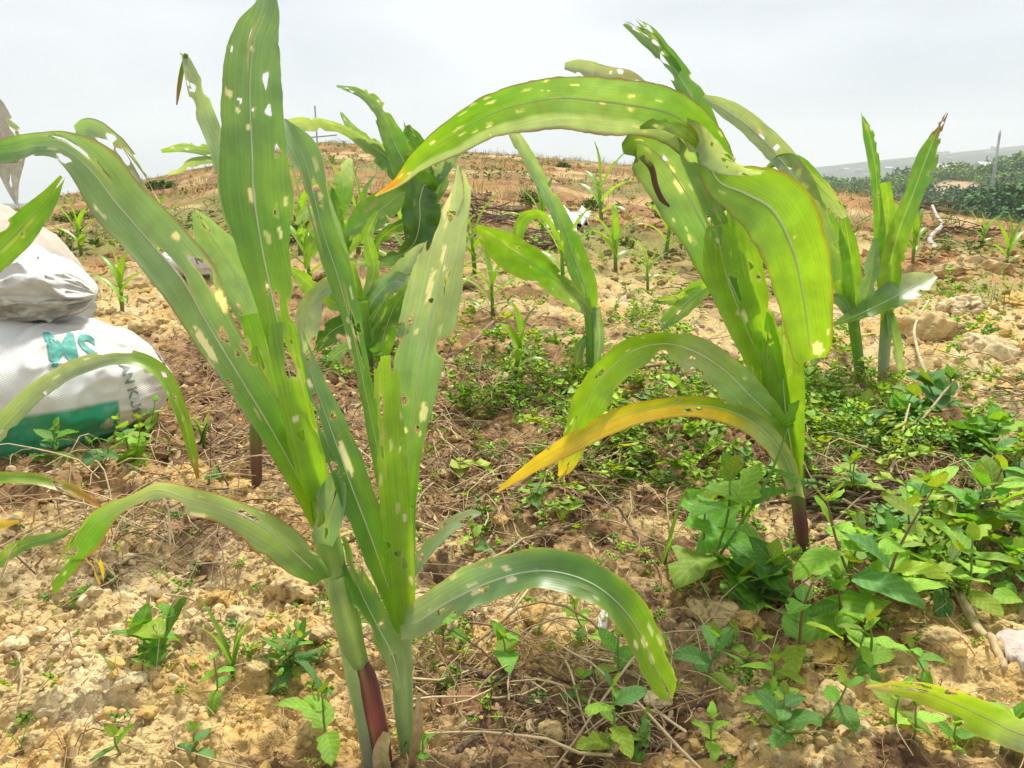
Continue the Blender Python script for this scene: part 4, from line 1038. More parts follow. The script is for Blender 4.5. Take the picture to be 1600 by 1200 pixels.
# upright dry grass tufts
GB_T = np.array([(0, -.02, 0), (0, .02, 0), (.10, -.015, .5), (.10, .015, .5), (.34, 0, 1.0)]); GB_F = [np.array([[0, 2, 3, 1]]), np.array([[2, 4, 3]])]
p0 = sector(3200, 3.2, 26, -42, 42)
p0 = p0[fbm(p0[:, 0] * .7, p0[:, 1] * .7, 3, 303) > .42]
pp = np.repeat(p0, 7, 0); n = len(pp)
hh = np.repeat(RNG.uniform(.05, .22, len(p0)) * np.clip(np.hypot(p0[:, 0], p0[:, 1]) / 9, .38, 1), 7) * RNG.uniform(.6, 1.2, n)
pp = pp + np.stack([RNG.normal(0, .35, n) * hh, RNG.normal(0, .35, n) * hh, np.zeros(n)], 1)
pk = np.repeat(RNG.random(len(p0)), 7)[:, None]
c = np.where(pk < .6, STRAW * .9, np.array((.26, .30, .07))) * (.65 + .6 * RNG.random(n))[:, None]
tr.put(GB_T, GB_F, pp, rot_mats(RNG.uniform(0, 6.28, n), RNG.normal(0, .25, n), RNG.normal(0, .25, n)), hh, c)
tr.build('dry_grass', M_DRY, 'dry grass tufts and cut stalks scattered up the brown slope')

# ------------------------------------------------------------------ low weeds that cover the ground
LT = np.array([(0, 0, 0), (.35, .24, .07), (.35, 0, 0), (.35, -.24, .07), (.72, .19, .03), (.72, 0, -.05), (.72, -.19, .03), (1, 0, -.16)])
LF = [np.array([[2, 1, 4, 5], [3, 2, 5, 6]]), np.array([[0, 1, 2], [0, 2, 3], [5, 4, 7], [6, 5, 7]])[:, ::-1]]
LL = np.stack([LT[:, 0] * .3, LT[:, 1], np.ones(8)], 1)
GREEN_BLOBS = [(760, 575, 250, 55, 1.2), (930, 735, 110, 60, 1.2), (1500, 470, 100, 35, .7), (1000, 520, 100, 35, 1), (780, 460, 90, 40, .7), (860, 640, 160, 40, .8),
               (1300, 640, 110, 50, 1.6), (1340, 690, 150, 45, 1.2), (1080, 700, 130, 60, 1), (1480, 700, 140, 60, .8), (600, 440, 120, 40, .6), (1230, 570, 90, 40, 1),
               (200, 690, 60, 40, .5), (1180, 760, 120, 60, .8), (1450, 880, 150, 70, .7), (700, 720, 90, 60, .3), (1540, 560, 80, 60, .5), (830, 830, 140, 50, .25),
               (1100, 600, 140, 50, .9), (460, 400, 90, 30, .6), (900, 420, 200, 40, .35), (1560, 390, 60, 30, .6)]
gc = Pile()
def cover(n, blobs, size, leaves, cols, seed, upright=.5, pts=None):
    rng = np.random.default_rng(seed)
    p = blob_points(n, blobs, rng) if pts is None else pts
    n = len(p)
    r = np.hypot(p[:, 0], p[:, 1])
    sz = size * rng.uniform(.55, 1.35, n)
    base = np.array(cols)[rng.integers(0, len(cols), n)] * (.7 + .6 * rng.random(n))[:, None]
    for q in range(leaves):
        yaw = rng.uniform(0, 6.28, n); lift = rng.random(n) * sz * upright * 2.2
        pos = p + np.stack([np.cos(yaw) * sz * .12, np.sin(yaw) * sz * .12, .003 + lift], 1)
        s = sz * rng.uniform(.55, 1.1, n)
        gc.put(LT, LF, pos, rot_mats(yaw, -rng.uniform(.0, .9, n), rng.normal(0, .3, n)), np.stack([s, s * rng.uniform(.7, 1.2, n), s], 1), base * (.8 + .4 * rng.random(n))[:, None], LL)
WG = [np.array((.24, .46, .05)), np.array((.32, .54, .055)), np.array((.20, .40, .09)), np.array((.40, .58, .07))]
def patchy(n, blobs, seed, thr, fr=5.0):
    q = blob_points(n, blobs, np.random.default_rng(seed))
    return q[fbm(q[:, 0] * fr, q[:, 1] * fr, 3, seed) > thr]
YG2 = [np.array((.32, .50, .06)), np.array((.42, .55, .08)), np.array((.24, .44, .05))]
cover(0, None, .040, 7, WG, 801, .6, pts=patchy(800, GREEN_BLOBS, 811, .50))
cover(0, None, .022, 7, WG + YG2, 805, .4, pts=patchy(1500, GREEN_BLOBS, 812, .50, 8.0))
cover(0, None, .055, 5, YG2, 806, .9, pts=patchy(240, GREEN_BLOBS, 813, .50))
cover(420, [(1300, 640, 100, 45, 1), (1010, 500, 60, 30, 1), (1490, 465, 80, 25, .7), (205, 700, 30, 40, .6), (860, 600, 120, 40, .5), (1560, 395, 40, 20, .6), (1090, 660, 80, 30, .6)], .017, 16, [LIME * 1.05, np.array((.25, .44, .05))], 802, 1.2)
cover(420, [(800, 900, 700, 230, 1)], .013, 6, WG, 803, .3)
cover(1500, None, .065, 8, [np.array((.10, .20, .035)), np.array((.18, .27, .04)), np.array((.08, .17, .03))], 804, .4,
      pts=(lambda q: q[fbm(q[:, 0] * .5 + 3, q[:, 1] * .5, 3, 305) > .47])(sector(3000, 3.2, 25, -42, 42)))
gc.build('ground_cover', M_SMALL, 'low green weeds spreading in patches over the soil')

# ------------------------------------------------------------------ valley wood, far houses, mast, pole
def crown_template(seed, nq=80, size=.30):
    rng = np.random.default_rng(seed)
    d = norm(rng.normal(size=(nq, 3))); d[:, 2] = np.abs(d[:, 2]) * .9 - .12
    rad = rng.uniform(.72, 1.05, nq) * (1 + .25 * np.sin(d[:, 0] * 5 + seed) * np.cos(d[:, 1] * 4))
    P = d * rad[:, None]
    A = norm(np.cross(d, rng.normal(size=(nq, 3)))); B = norm(np.cross(d + .6 * rng.normal(size=(nq, 3)), A))
    s = size * rng.uniform(.6, 1.3, nq)[:, None]
    v = np.stack([P - A * s, P - B * s * .7, P + A * s, P + B * s * .7], 1).reshape(-1, 3)
    return v, np.arange(nq * 4).reshape(-1, 4)
wd = Pile()
for k in range(7):
    rng = np.random.default_rng(900 + k)
    pn = sector(300, 30, 84, 15, 40, rng); pm = sector(240, 95, 225, 11, 40, rng)
    for (pts, sc0, sc1, nq, sz) in ((pn, .45, 1.9, 190, .10), (pm, 1.1, 3.4, 150, .11)):
        n = len(pts); tv, tf = crown_template(910 + k * 3 + nq, nq, sz)
        s = sc0 + (sc1 - sc0) * rng.random(n) ** 3
        pxx, pyy, _ = project(pts); pts = pts[((pxx - 1495) / 44) ** 2 + ((pyy - 296) / 14) ** 2 > 1]; s = s[:len(pts)]; n = len(pts)
        cl = fbm(pts[:, 0] * .06, pts[:, 1] * .06, 3, 307)[:, None]
        base = np.array((.06, .145, .03)) + np.array((.12, .15, .015)) * smooth(.42, .62, cl)
        c = base[:, None] * (.65 + .7 * rng.random((n, len(tv) // 4))).repeat(4, 1)[..., None] * rng.uniform(.7, 1.3, n)[:, None, None]
        pts = pts + np.array([0, 0, 1]) * (s * .25)[:, None]
        wd.put(tv, tf, pts, rot_mats(rng.uniform(0, 6.28, n), rng.normal(0, .1, n), rng.normal(0, .1, n)), np.stack([s, s, s * rng.uniform(.6, 1.1, n)], 1), c)
wd.build('woodland', M_CROWN, 'dense green scrub and trees filling the valley beyond the field', smooth_shade=False)

BOXV = np.array([(x, y, z) for z in (0, 1) for y in (-.5, .5) for x in (-.5, .5)], float)
BOXF = np.array([(0, 2, 3, 1), (4, 5, 7, 6), (0, 1, 5, 4), (2, 6, 7, 3), (0, 4, 6, 2), (1, 3, 7, 5)])
ROOFV = np.array([(-.55, -.6, 0), (.55, -.6, 0), (.55, .6, 0), (-.55, .6, 0), (-.55, 0, .45), (.55, 0, .45)], float)
ROOFF = [np.array([(0, 1, 5, 4), (2, 3, 4, 5), (0, 3, 2, 1)]), np.array([(0, 4, 3), (1, 2, 5)])]
def house(p, w, dpt, hgt, yaw, wall, roof, label, group, windows=3):
    t = thing('house', p, label, 'house', group); t.rotation_euler = (0, 0, yaw)
    sc = np.array((w, dpt, hgt))
    add('wall', make_mesh('wall', BOXV * sc, BOXF, np.tile(wall, (8, 1)), smooth_shade=False, mats=[M_FAR]), t)
    add('roof', make_mesh('roof', ROOFV * sc + np.array((0, 0, hgt + .01)), ROOFF, np.tile(roof, (6, 1)), smooth_shade=False, mats=[M_FAR]), t)
    wm = make_mesh('window', (BOXV - np.array((0, 0, .5))) * np.array((w * .12, .12, hgt * .32)), BOXF, np.tile(np.array((.05, .06, .07)), (8, 1)), smooth_shade=False, mats=[M_FAR])
    for i in range(windows):
        add('window', wm, t, ((i + .5) / windows * w - w / 2, -dpt / 2, hgt * .55))
    return t
def ground_at(px, r):
    d = ray([px], [300])[0]; a = math.atan2(d[0], d[1])
    x, y = r * math.sin(a), r * math.cos(a)
    return np.array([x, y, float(hfun(np.array([x]), np.array([y]))[0])])
house(ground_at(1536, 200) + np.array((0, 0, -.2)), 5.0, 3.5, 2.0, .3, WHITE * .9, np.array((.7, .71, .72)), 'white-roofed house among the trees below the lattice mast', 'houses across the valley')
house(ground_at(1466, 205) + np.array((0, 0, -.2)), 5, 3.5, 1.9, -.2, np.array((.55, .45, .36)), np.array((.62, .55, .5)), 'low tan house at the edge of the far wood, beside the pointed maize leaf', 'houses across the valley')
rng = np.random.default_rng(77)
for i in range(22):
    px = rng.uniform(1285, 1690); r = rng.uniform(820, 1150)
    wall = [WHITE * .8, np.array((.6, .48, .36)), np.array((.5, .46, .42))][i % 3]
    roof = [np.array((.45, .25, .17)), np.array((.6, .6, .6)), np.array((.35, .30, .27))][(i * 7) % 3]
    house(ground_at(px, r), rng.uniform(4, 7), rng.uniform(4, 6), rng.uniform(1.8, 2.6), rng.uniform(-.6, .6), wall, roof, 'tiny pale house on the hazy ridge on the horizon', 'houses on the hazy ridge', 3)

def bar(p, q, r, sides=6):
    return tube(np.linspace(p, q, 3), np.full(3, r), sides)
def bars(name, segs, col, mat, parent, label=None):
    V = []; Fq = []; Ft = []; n = 0
    for (p, q, r) in segs:
        v, f = bar(np.array(p, float), np.array(q, float), r)
        V.append(v); Fq.append(f[0] + n); Ft += [f[1] + n, f[2] + n]; n += len(v)
    V = np.vstack(V)
    o = add(name, make_mesh(name, V, [np.vstack(Fq), np.vstack(Ft)], np.tile(col, (len(V), 1)), mats=[mat]), parent)
    if label: o['label'] = label
    return o
# lattice mast
mb = ground_at(1549, 150); H = float(at(1549, 203, mb[1])[2] - mb[2])
mast = thing('lattice_mast', mb, 'tall thin pale lattice radio mast standing above the far trees', 'radio mast')
GREY = np.array((.55, .55, .56))
wz = lambda z: .22 - .14 * z / H
for sx, sy in ((-1, -1), (1, -1), (1, 1), (-1, 1)):
    bars('leg', [((sx * wz(0), sy * wz(0), 0), (sx * wz(H * .93), sy * wz(H * .93), H * .93), .04)], GREY, M_FAR, mast)
lev = np.linspace(0, H * .93, 12)
for z0, z1 in zip(lev[:-1], lev[1:]):
    segs = []
    c4 = [(-1, -1), (1, -1), (1, 1), (-1, 1)]
    for i in range(4):
        a_, b_ = c4[i], c4[(i + 1) % 4]
        segs.append(((a_[0] * wz(z0), a_[1] * wz(z0), z0), (b_[0] * wz(z1), b_[1] * wz(z1), z1), .02))
        segs.append(((a_[0] * wz(z1), a_[1] * wz(z1), z1), (b_[0] * wz(z1), b_[1] * wz(z1), z1), .02))
    bars('brace', segs, GREY, M_FAR, mast)
for i in range(3):
    an = i * 2.1
    bars('antenna', [((math.cos(an) * .16, math.sin(an) * .16, H * .84), (math.cos(an) * .16, math.sin(an) * .16, H * .97), .05)], WHITE * .8, M_FAR, mast)
bars('top_rod', [((0, 0, H * .9), (0, 0, H), .08)], GREY, M_FAR, mast)
# pole with a crossarm behind the hill crest
pbase = ground_at(503, 46); top = at(492, 165, pbase[1])
pole = thing('utility_pole', pbase, 'thin leaning pole with a crossarm on the hill crest', 'pole')
bars('post', [((0, 0, 0), tuple(top - pbase), .05)], np.array((.38, .37, .36)), M_FAR, pole)
ca = at(471, 216, pbase[1]) - pbase; cb = at(526, 211, pbase[1]) - pbase
bars('crossarm', [(tuple(ca), tuple(cb), .035)], np.array((.38, .37, .36)), M_FAR, pole)
hp = ground_at(497, 42); hz = float(at(497, 232, hp[1])[2] - hp[2])
shed = thing('shed', hp, 'tiny white shed peeping over the hill crest beside the pole', 'shed')
add('wall', make_mesh('wall', BOXV * np.array((.8, .8, hz - .12)), BOXF, np.tile(WHITE, (8, 1)), smooth_shade=False, mats=[M_FAR]), shed)
add('roof', make_mesh('roof', BOXV * np.array((.95, .95, .1)) + np.array((0, 0, hz - .118)), BOXF, np.tile(WHITE * .8, (8, 1)), smooth_shade=False, mats=[M_FAR]), shed)

# ------------------------------------------------------------------ sacks
def sack(name, label, center, yaw, half, seed, colf, pinch=2.6, droop=0.0, nu=170, nphi=150, wr=.012, crease=.009, group='white woven sacks'):
    """a filled woven sack lying on its side; colf(u, phi, xyz) gives the print"""
    U = np.array((math.cos(yaw), math.sin(yaw), 0)); Wv = np.array((math.sin(yaw), -math.cos(yaw), 0)); Z = np.array((0, 0, 1.0))
    u = np.sin(np.linspace(-math.pi / 2, math.pi / 2, nu)); ph = np.arange(nphi) * 2 * math.pi / nphi
    uu, pp = np.meshgrid(u, ph, indexing='ij')
    def surf(uu, pp):
        e = np.clip(1 - np.abs(uu) ** pinch, 0, 1)
        eh = e ** .55; ew = (e ** .30) * .97 + .03 * (np.abs(uu) < .999)
        c, s = np.cos(pp), np.sin(pp)
        cx = np.sign(c) * np.abs(c) ** .85; sz = np.sign(s) * np.abs(s) ** .9
        wob = 1 + wr / half[2] * (2.4 * (fbm(uu * 2.2 + seed, np.cos(pp) * 1.6 + 5, 3, seed) - .5) + .8 * (fbm(uu * 7 + np.sin(pp) * 2, np.cos(pp) * 3 + seed, 3, seed + 4) - .5))
        cr = lambda a_, b_, sd_: (1 - np.abs(2 * fbm(a_, b_, 2, sd_) - 1)) ** 7
        wob = wob + crease / half[2] * (cr(uu * 3.2 + seed, np.cos(pp) * 2.4 + np.sin(pp) * 1.1, seed + 21) + .8 * cr(uu * 5 + np.cos(pp) * 3, np.sin(pp) * 3 + seed, seed + 22) - .3)
        P = (U * (half[0] * uu)[..., None] + Wv * (half[1] * ew * cx * wob)[..., None] + Z * (half[2] * eh * sz * wob)[..., None])
        P[..., 2] = np.maximum(P[..., 2], -half[2] * .86 + .01 * (uu ** 2)) - droop * half[2] * uu ** 2
        return P
    V = surf(uu, pp)
    root = thing(name, np.array(center) - np.array((0, 0, half[2] * .86)), label, 'sack', group)
    off = np.array((0, 0, half[2] * .86))
    col = colf(uu, pp, V + np.array(center))
    luv = np.stack([uu * half[0], pp * (half[1] + half[2]) * .5, np.ones_like(uu)], -1)
    v = V.reshape(-1, 3) + off
    f = grid_faces(nu, nphi, True)
    add('body', make_mesh('body', v, f, col.reshape(-1, 3), luv.reshape(-1, 3), mats=[M_SACK]), root)
    info = dict(root=root, surf=surf, off=off, uu=uu, pp=pp, V=V + np.array(center), half=half)
    return info

def find(info, px, py):
    V = info['V'].reshape(-1, 3); x, y, d = project(V)
    cost = (x - px) ** 2 + (y - py) ** 2 + (d - d.min()) ** 2 * 4e4
    k = np.argmin(cost)
    return info['uu'].ravel()[k], info['pp'].ravel()[k]

def lettering(info, text, px, py, size, ang, col, name='lettering', stretch=1.0):
    """printed letters laid on the curved cloth"""
    import bmesh
    cu = bpy.data.curves.new('letters', 'FONT'); cu.body = text; cu.size = 1.0; cu.align_x = 'CENTER'; cu.align_y = 'CENTER'
    cu.resolution_u = 4; cu.offset = 0.02
    to = bpy.data.objects.new('letters', cu); COL.objects.link(to)
    dg = bpy.context.evaluated_depsgraph_get(); dg.update()
    me = bpy.data.meshes.new_from_object(to.evaluated_get(dg))
    bm = bmesh.new(); bm.from_mesh(me); bmesh.ops.triangulate(bm, faces=bm.faces[:])
    for _ in range(3):
        ed = [q for q in bm.edges if q.calc_length() > .12]
        if not ed: break
        bmesh.ops.subdivide_edges(bm, edges=ed, cuts=1); bmesh.ops.triangulate(bm, faces=[q for q in bm.faces if len(q.verts) > 3])
    v = np.array([q.co[:2] for q in bm.verts]); f = np.array([[q.index for q in p.verts] for p in bm.faces])
    bm.free(); bpy.data.objects.remove(to); bpy.data.curves.remove(cu); bpy.data.meshes.remove(me)
    u0, p0 = find(info, px, py)
    ca_, sa_ = math.cos(ang), math.sin(ang)
    a = (v[:, 0] * ca_ - v[:, 1] * sa_) * size; bq = (v[:, 0] * sa_ + v[:, 1] * ca_) * size
    eps = .06
    P0 = info['surf'](np.array([u0]), np.array([p0]))
    du = np.linalg.norm(info['surf'](np.array([u0 + eps]), np.array([p0])) - P0) / eps
    dp = np.linalg.norm(info['surf'](np.array([u0]), np.array([p0 + eps])) - P0) / eps
    eU = (info['surf'](np.array([u0 + .02]), np.array([p0])) - P0)[0]; eP = (info['surf'](np.array([u0]), np.array([p0 + .02])) - P0)[0]
    Nn = np.cross(eU, eP); Nn = Nn * np.sign(Nn @ P0[0])
    sp = 1.0 if np.cross(Nn, eU) @ eP > 0 else -1.0              # so that the letters read from outside
    eps = 1e-3
    bq = bq * stretch
    uu = np.clip(u0 + a / du, -.995, .995); pp = p0 + sp * bq / dp
    P = info['surf'](uu, pp)
    N = norm(np.cross(info['surf'](np.clip(uu + eps, -1, 1), pp) - P, info['surf'](uu, pp + eps) - P))
    out = np.sign((N * P).sum(1))[:, None]
    P = P + N * out * .0018 + info['off']
    o = add(name, make_mesh(name, P, f, np.tile(col, (len(P), 1)), mats=[M_PRINT]), info['root'])
    return o

TEAL = np.array((.02, .30, .22)); PGREEN = np.array((.012, .36, .19))
def dirt(xyz, seed, amt=.5):
    k = smooth(.48, .75, fbm(xyz[..., 0] * 7 + seed, xyz[..., 1] * 5 + xyz[..., 2] * 9, 4, seed)) * amt
    k = np.maximum(k, smooth(.10, .0, xyz[..., 2]) * .55 * (fbm(xyz[..., 0] * 20, xyz[..., 2] * 20, 3, seed + 2) + .2))
    return k[..., None]
def col_lower(uu, pp, xyz):
    c = np.tile(WHITE * 1.12, uu.shape + (1,)).reshape(uu.shape + (3,))
    s = np.sin(pp); cth = np.cos(pp)
    # colour band along the lower flank and its fine white lines
    band = (uu < .62) & (s < -.04) & (cth > 0)
    c[band] = PGREEN * 1.15
    fade = fbm(uu * 30, pp * 22, 3, 7)
    c = np.where((band & (fade > .66))[..., None], c * .8 + WHITE * .12, c)
    line = band & (np.abs(uu - (-.30)) < .008)
    c[line] = WHITE
    spot_ = (((uu - .56) / .035) ** 2 + ((pp - (2 * math.pi - .36)) / .13) ** 2) < 1
    c[spot_] = WHITE * .85
    st = dirt(xyz, 5, .3)
    c = c + (np.array((.42, .30, .15)) - c) * st
    # soiled end of the sack
    e = smooth(.45, .95, uu)[..., None] * (.25 + .5 * fbm(uu * 12, pp * 4, 3, 9))[..., None]
    return c + (np.array((.60, .50, .30)) - c) * e * .8
def seam(info, u0, p0, p1, r, colr, name='seam'):
    pp = np.linspace(p0, p1, 60); P = info['surf'](np.full(60, u0) + .006 * np.sin(pp * 40), pp) * 1.006 + info['off']
    v, f = tube(P, np.full(60, r), 6)
    dash = .5 + .5 * np.sign(np.sin(np.repeat(pp, 6) * 60))
    c = colr * (1 - .6 * dash[:, None]) + WHITE * (.35 * dash[:, None]); c = np.vstack([c, c[:1], c[-1:]])
    return add(name, make_mesh(name, v, f, c, mats=[M_DRY]), info['root'])
YAW1 = math.radians(38)
s1 = sack('sack', 'white woven sack with broad green band and lettering, lowest of the pile', (-1.075, 1.535, .125), YAW1, (.37, .21, .15), 3, col_lower)
seam(s1, .93, -.9, 1.9, .0022, np.array((.25, .22, .18)))
lettering(s1, 'MS', 122, 546, .075, -.10, np.array((.10, .40, .33)), stretch=1.6)
lettering(s1, 'LAN KUMN', 224, 612, .031, -math.pi / 2 + .12, np.array((.27, .33, .27)))
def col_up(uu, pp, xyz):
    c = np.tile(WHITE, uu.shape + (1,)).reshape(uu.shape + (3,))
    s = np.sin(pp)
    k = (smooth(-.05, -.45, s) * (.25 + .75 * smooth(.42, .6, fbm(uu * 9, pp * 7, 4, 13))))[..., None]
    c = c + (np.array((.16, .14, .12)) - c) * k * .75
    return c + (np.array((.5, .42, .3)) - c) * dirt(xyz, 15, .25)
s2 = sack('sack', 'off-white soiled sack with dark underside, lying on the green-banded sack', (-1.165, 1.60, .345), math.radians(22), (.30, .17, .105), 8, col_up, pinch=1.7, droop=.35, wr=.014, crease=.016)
# the folded lip of that sack
uq = np.linspace(-.85, .93, 70); pq = 2 * math.pi - .30 + .12 * np.sin(uq * 3)
Pl = s2['surf'](uq, pq) * np.array((1.01, 1.01, 1.0)) + s2['off']
lv, lf_ = tube(Pl, .007 * (1 + .35 * np.sin(uq * 17)) * np.interp(uq, [-.85, .5, .93], [1, .9, .3]), 8)
lc = np.tile(WHITE * .85, (len(lv), 1)) * (.6 + .5 * vnoise(np.arange(len(lv)) * .21, np.arange(len(lv)) * .013, 8))[:, None]
add('folded_lip', make_mesh('folded_lip', lv, lf_, lc, np.ones((len(lv), 3)), mats=[M_SACK]), s2['root'])
def col_tan(uu, pp, xyz):
    c = np.tile(np.array((.60, .53, .42)), uu.shape + (1,)).reshape(uu.shape + (3,))
    return c + (np.array((.45, .33, .2)) - c) * dirt(xyz, 25, .4)
s3 = sack('sack', 'beige bulging sack at the back of the pile, against the slope', (-1.46, 2.06, .235), math.radians(-8), (.34, .24, .27), 12, col_tan, pinch=2.2)
pleaf(s3['root'], 1.86, [(98, 440, 16, 0), (112, 446, 34, -.02), (124, 468, 40, -.03), (130, 500, 26, -.03), (132, 516, 8, -.02)], [(0, WHITE * .9), (1, WHITE * .85)], curl=(50, 70), name='tied_corner', mat=M_SACK, seed=202, rib=False, ruf=.3)
def col_small(uu, pp, xyz):
    c = np.tile(WHITE, uu.shape + (1,)).reshape(uu.shape + (3,))
    t = (np.abs(uu - .35) < .16 * np.clip((np.sin(pp) - .15) / .6, 0, 1)) & (np.cos(pp) > 0) & (np.sin(pp) < .75)
    c[t] = np.array((.10, .38, .26))
    return c + (np.array((.5, .42, .3)) - c) * dirt(xyz, 35, .3)
gq = gp(318, 446)
s4 = sack('sack', 'small white sack with green triangle print lying alone behind the left leaf', gq + np.array((0, .15, .07)), math.radians(5), (.26, .15, .085), 14, col_small, nu=90, nphi=80)
lettering(s4, 'RO', 318, 402, .06, .3, np.array((.25, .3, .28)))

# ------------------------------------------------------------------ small maize seedlings
def seedling(px, py, hgt, seed, label, nl=6, cols=GL):
    rng = np.random.default_rng(seed)
    p = gp(px, py)
    t = thing('maize_seedling', p, label, 'maize seedling', 'small maize seedlings')
    lean = np.array((rng.normal(0, .08), rng.normal(0, .08), 1.0))
    zz = np.linspace(-.03, .42, 10)[:, None] * hgt
    P = p + lean * zz
    v, f = tube(P, np.linspace(.028, .020, 10) * hgt, 8)
    tcol = ramp_col(np.linspace(0, 1, 10).repeat(8), [(0, BROWN * .8), (.5, GREEN), (1, LIME)])
    add('stalk', make_mesh('stalk', v - p, f, np.vstack([tcol, tcol[:1], tcol[-1:]]), mats=[M_STALK]), t)
    az0 = rng.uniform(-.5, .5)
    for i in range(nl):
        az = az0 + (i % 2) * math.pi + rng.normal(0, .45)
        k = i / max(nl - 1, 1)
        b0 = p + lean * (.12 + .30 * k) * hgt
        L = hgt * rng.uniform(.45, .75) * (.8 + .3 * math.sin(k * 3))
        el0 = math.radians(45 + 38 * k + rng.normal(0, 6)); drop = math.radians(rng.uniform(60, 120) * (1 - .7 * k))
        s = np.linspace(0, 1, 22)
        el = el0 - drop * s ** 1.5
        D = np.stack([np.cos(el) * math.cos(az), np.cos(el) * math.sin(az), np.sin(el)], 1)
        Pc = b0 + np.concatenate([[np.zeros(3)], np.cumsum(D[:-1] * L / 21, 0)])
        S = np.tile(np.array((-math.sin(az), math.cos(az), 0)), (22, 1)); N = np.cross(D, S)
        N = np.where(N[:, 2:3] < 0, -N, N)
        hw = hgt * .05 * np.sin(np.pi * np.clip(.12 + .88 * s, 0, 1)) ** .7 + .0006
        tint = rng.uniform(.8, 1.2)
        blade(t, Pc, S, N, hw, [(a_, c_ * tint) for a_, c_ in cols], seed=seed * 10 + i, nv=7, curl=(90, 40), bites=int(rng.random() < .3))
for q in [(192, 494, .30, 1, 'maize seedling with dark thin stalk on bare tan soil right of the sacks'),
          (128, 405, .42, 2, 'yellowish maize seedling just above the tied sack corner'),
          (803, 612, .26, 3, 'narrow-leaved maize seedling standing alone in the weedy middle ground'),
          (962, 424, .42, 4, 'yellow-green maize seedling on the slope right of the slim maize plant'),
          (742, 440, .42, 5, 'bushy maize seedling below the white leaf tip of the front pair'),
          (712, 452, .36, 6, 'pale maize seedling half hidden behind the front leaf tip'),
          (1572, 418, .40, 7, 'yellow-green maize seedling at the right edge above the big clods'),
          (488, 452, .36, 8, 'maize seedling between the two front plants at the foot of the slope'),
          (1012, 455, .26, 9, 'short leafy seedling beside a dark soil heap on the slope'),
          (850, 385, .5, 10, 'maize seedling next to the white plastic scrap'),
          (1100, 425, .5, 11, 'maize seedling on the slope behind the tall right plant'),
          (560, 400, .55, 13, 'maize seedling just left of the brush heap behind the torn plant'),
          (470, 400, .6, 14, 'tall seedling on the slope seen between the two front plants'),
          (250, 420, .45, 15, 'maize seedling on the bare soil left of the small white sack'),
          (880, 450, .42, 16, 'maize seedling touching the slim maize plant on its left'),
          (1040, 400, .5, 17, 'maize seedling on the slope before the tall right plant'),
          (700, 520, .34, 18, 'maize seedling in the weeds right of the front leaf'),
          (770, 500, .30, 19, 'maize seedling among weeds left of the lone narrow-leaved seedling'),
          (1180, 420, .5, 20, 'maize seedling hidden behind the hanging broad leaf'),
          (1425, 420, .38, 21, 'maize seedling right of the maize pair beside a clod'),
          (940, 350, .7, 22, 'yellowish seedling higher on the slope behind the plastic bag'),
          (640, 470, .5, 23, 'seedling at the foot of the torn maize plant'),
          (1535, 385, .4, 12, 'maize seedling on the slope beside the bleached crooked branch')]:
    seedling(*q)

# ------------------------------------------------------------------ broad-leaved weeds, one by one
def weed_leaf(shape, seed, colr, droop=.25, fold=.16):
    rng = np.random.default_rng(seed)
    nu, nv = 13, 7
    t = np.linspace(0, 1, nu); v = np.linspace(-1, 1, nv)
    if shape == 'ovate': w = .28 * np.sin(np.pi * t ** .85) ** .62
    elif shape == 'heart': w = .44 * np.sin(np.pi * np.clip(t, 0, 1) ** .55) ** .75
    elif shape == 'lance': w = .16 * np.sin(np.pi * t ** .8) ** .8
    else: w = .36 * np.sin(np.pi * t ** .7) ** .8 * (1 + .30 * np.cos(t * 16))
    if shape != 'heart': w = np.where(t < .1, np.maximum(w * .35, .012), w)
    w = w * rng.uniform(.8, 1.15) + .004
    bite = np.ones((nu, nv))
    for _ in range(int(rng.integers(0, 3))):
        tc_ = rng.uniform(.25, .9); sg = rng.choice([-1, 1])
        bite *= 1 - (rng.uniform(.25, .6) * np.exp(-((t - tc_) / .07) ** 2))[:, None] * ((v * sg) > .3)[None]
    x = np.repeat(t[:, None], nv, 1) - (.12 * np.abs(v)[None] ** 2 if shape == 'heart' else 0) * (1 - t)[:, None]
    y = v[None] * w[:, None] * bite + (rng.uniform(-.10, .10) * t ** 2)[:, None]
    z = fold * np.abs(y) - droop * (t ** 2)[:, None] + .012 * np.sin(t * 17 + seed)[:, None] * np.abs(v)[None] + .05 * np.sin(v * 2 + seed)[None] * t[:, None]
    z = z + .016 * np.cos((t[:, None] - np.abs(v)[None] * .25) * 36) * (1 - np.abs(v)[None]) * np.minimum(np.abs(v)[None] * 4, 1)
    V = np.stack([x, y, z], -1).reshape(-1, 3)
    c = np.tile(colr, (nu * nv, 1)) * (.9 + .25 * vnoise(V[:, 0] * 6, V[:, 1] * 6, seed))[:, None]
    c = c + (YELLOW * .6 - c) * (.25 * (rng.random() < .25))
    luv = np.stack([V[:, 0] * .5, V[:, 1], np.tile(v, nu)], 1)
    return make_mesh('leaf', V, grid_faces(nu, nv), c, luv, mats=[M_WEED])
WLEAF = {}
for sh in ('ovate', 'heart', 'lance', 'lobed'):
    for ci, cc in enumerate([np.array((.14, .33, .04)), np.array((.24, .44, .045)), np.array((.12, .28, .07))]):
        WLEAF[sh, ci] = [weed_leaf(sh, 10 * ci + q, cc * (.85 + .07 * q), droop=[.05, .18, .32, .45, .25, .12, .38][q], fold=[.1, .2, .3, .15, .35, .05, .22][q]) for q in range(7)]
STEMC = [np.array((.16, .28, .06)), np.array((.22, .12, .06))]
WN = 'broad-leaved weeds in the foreground'
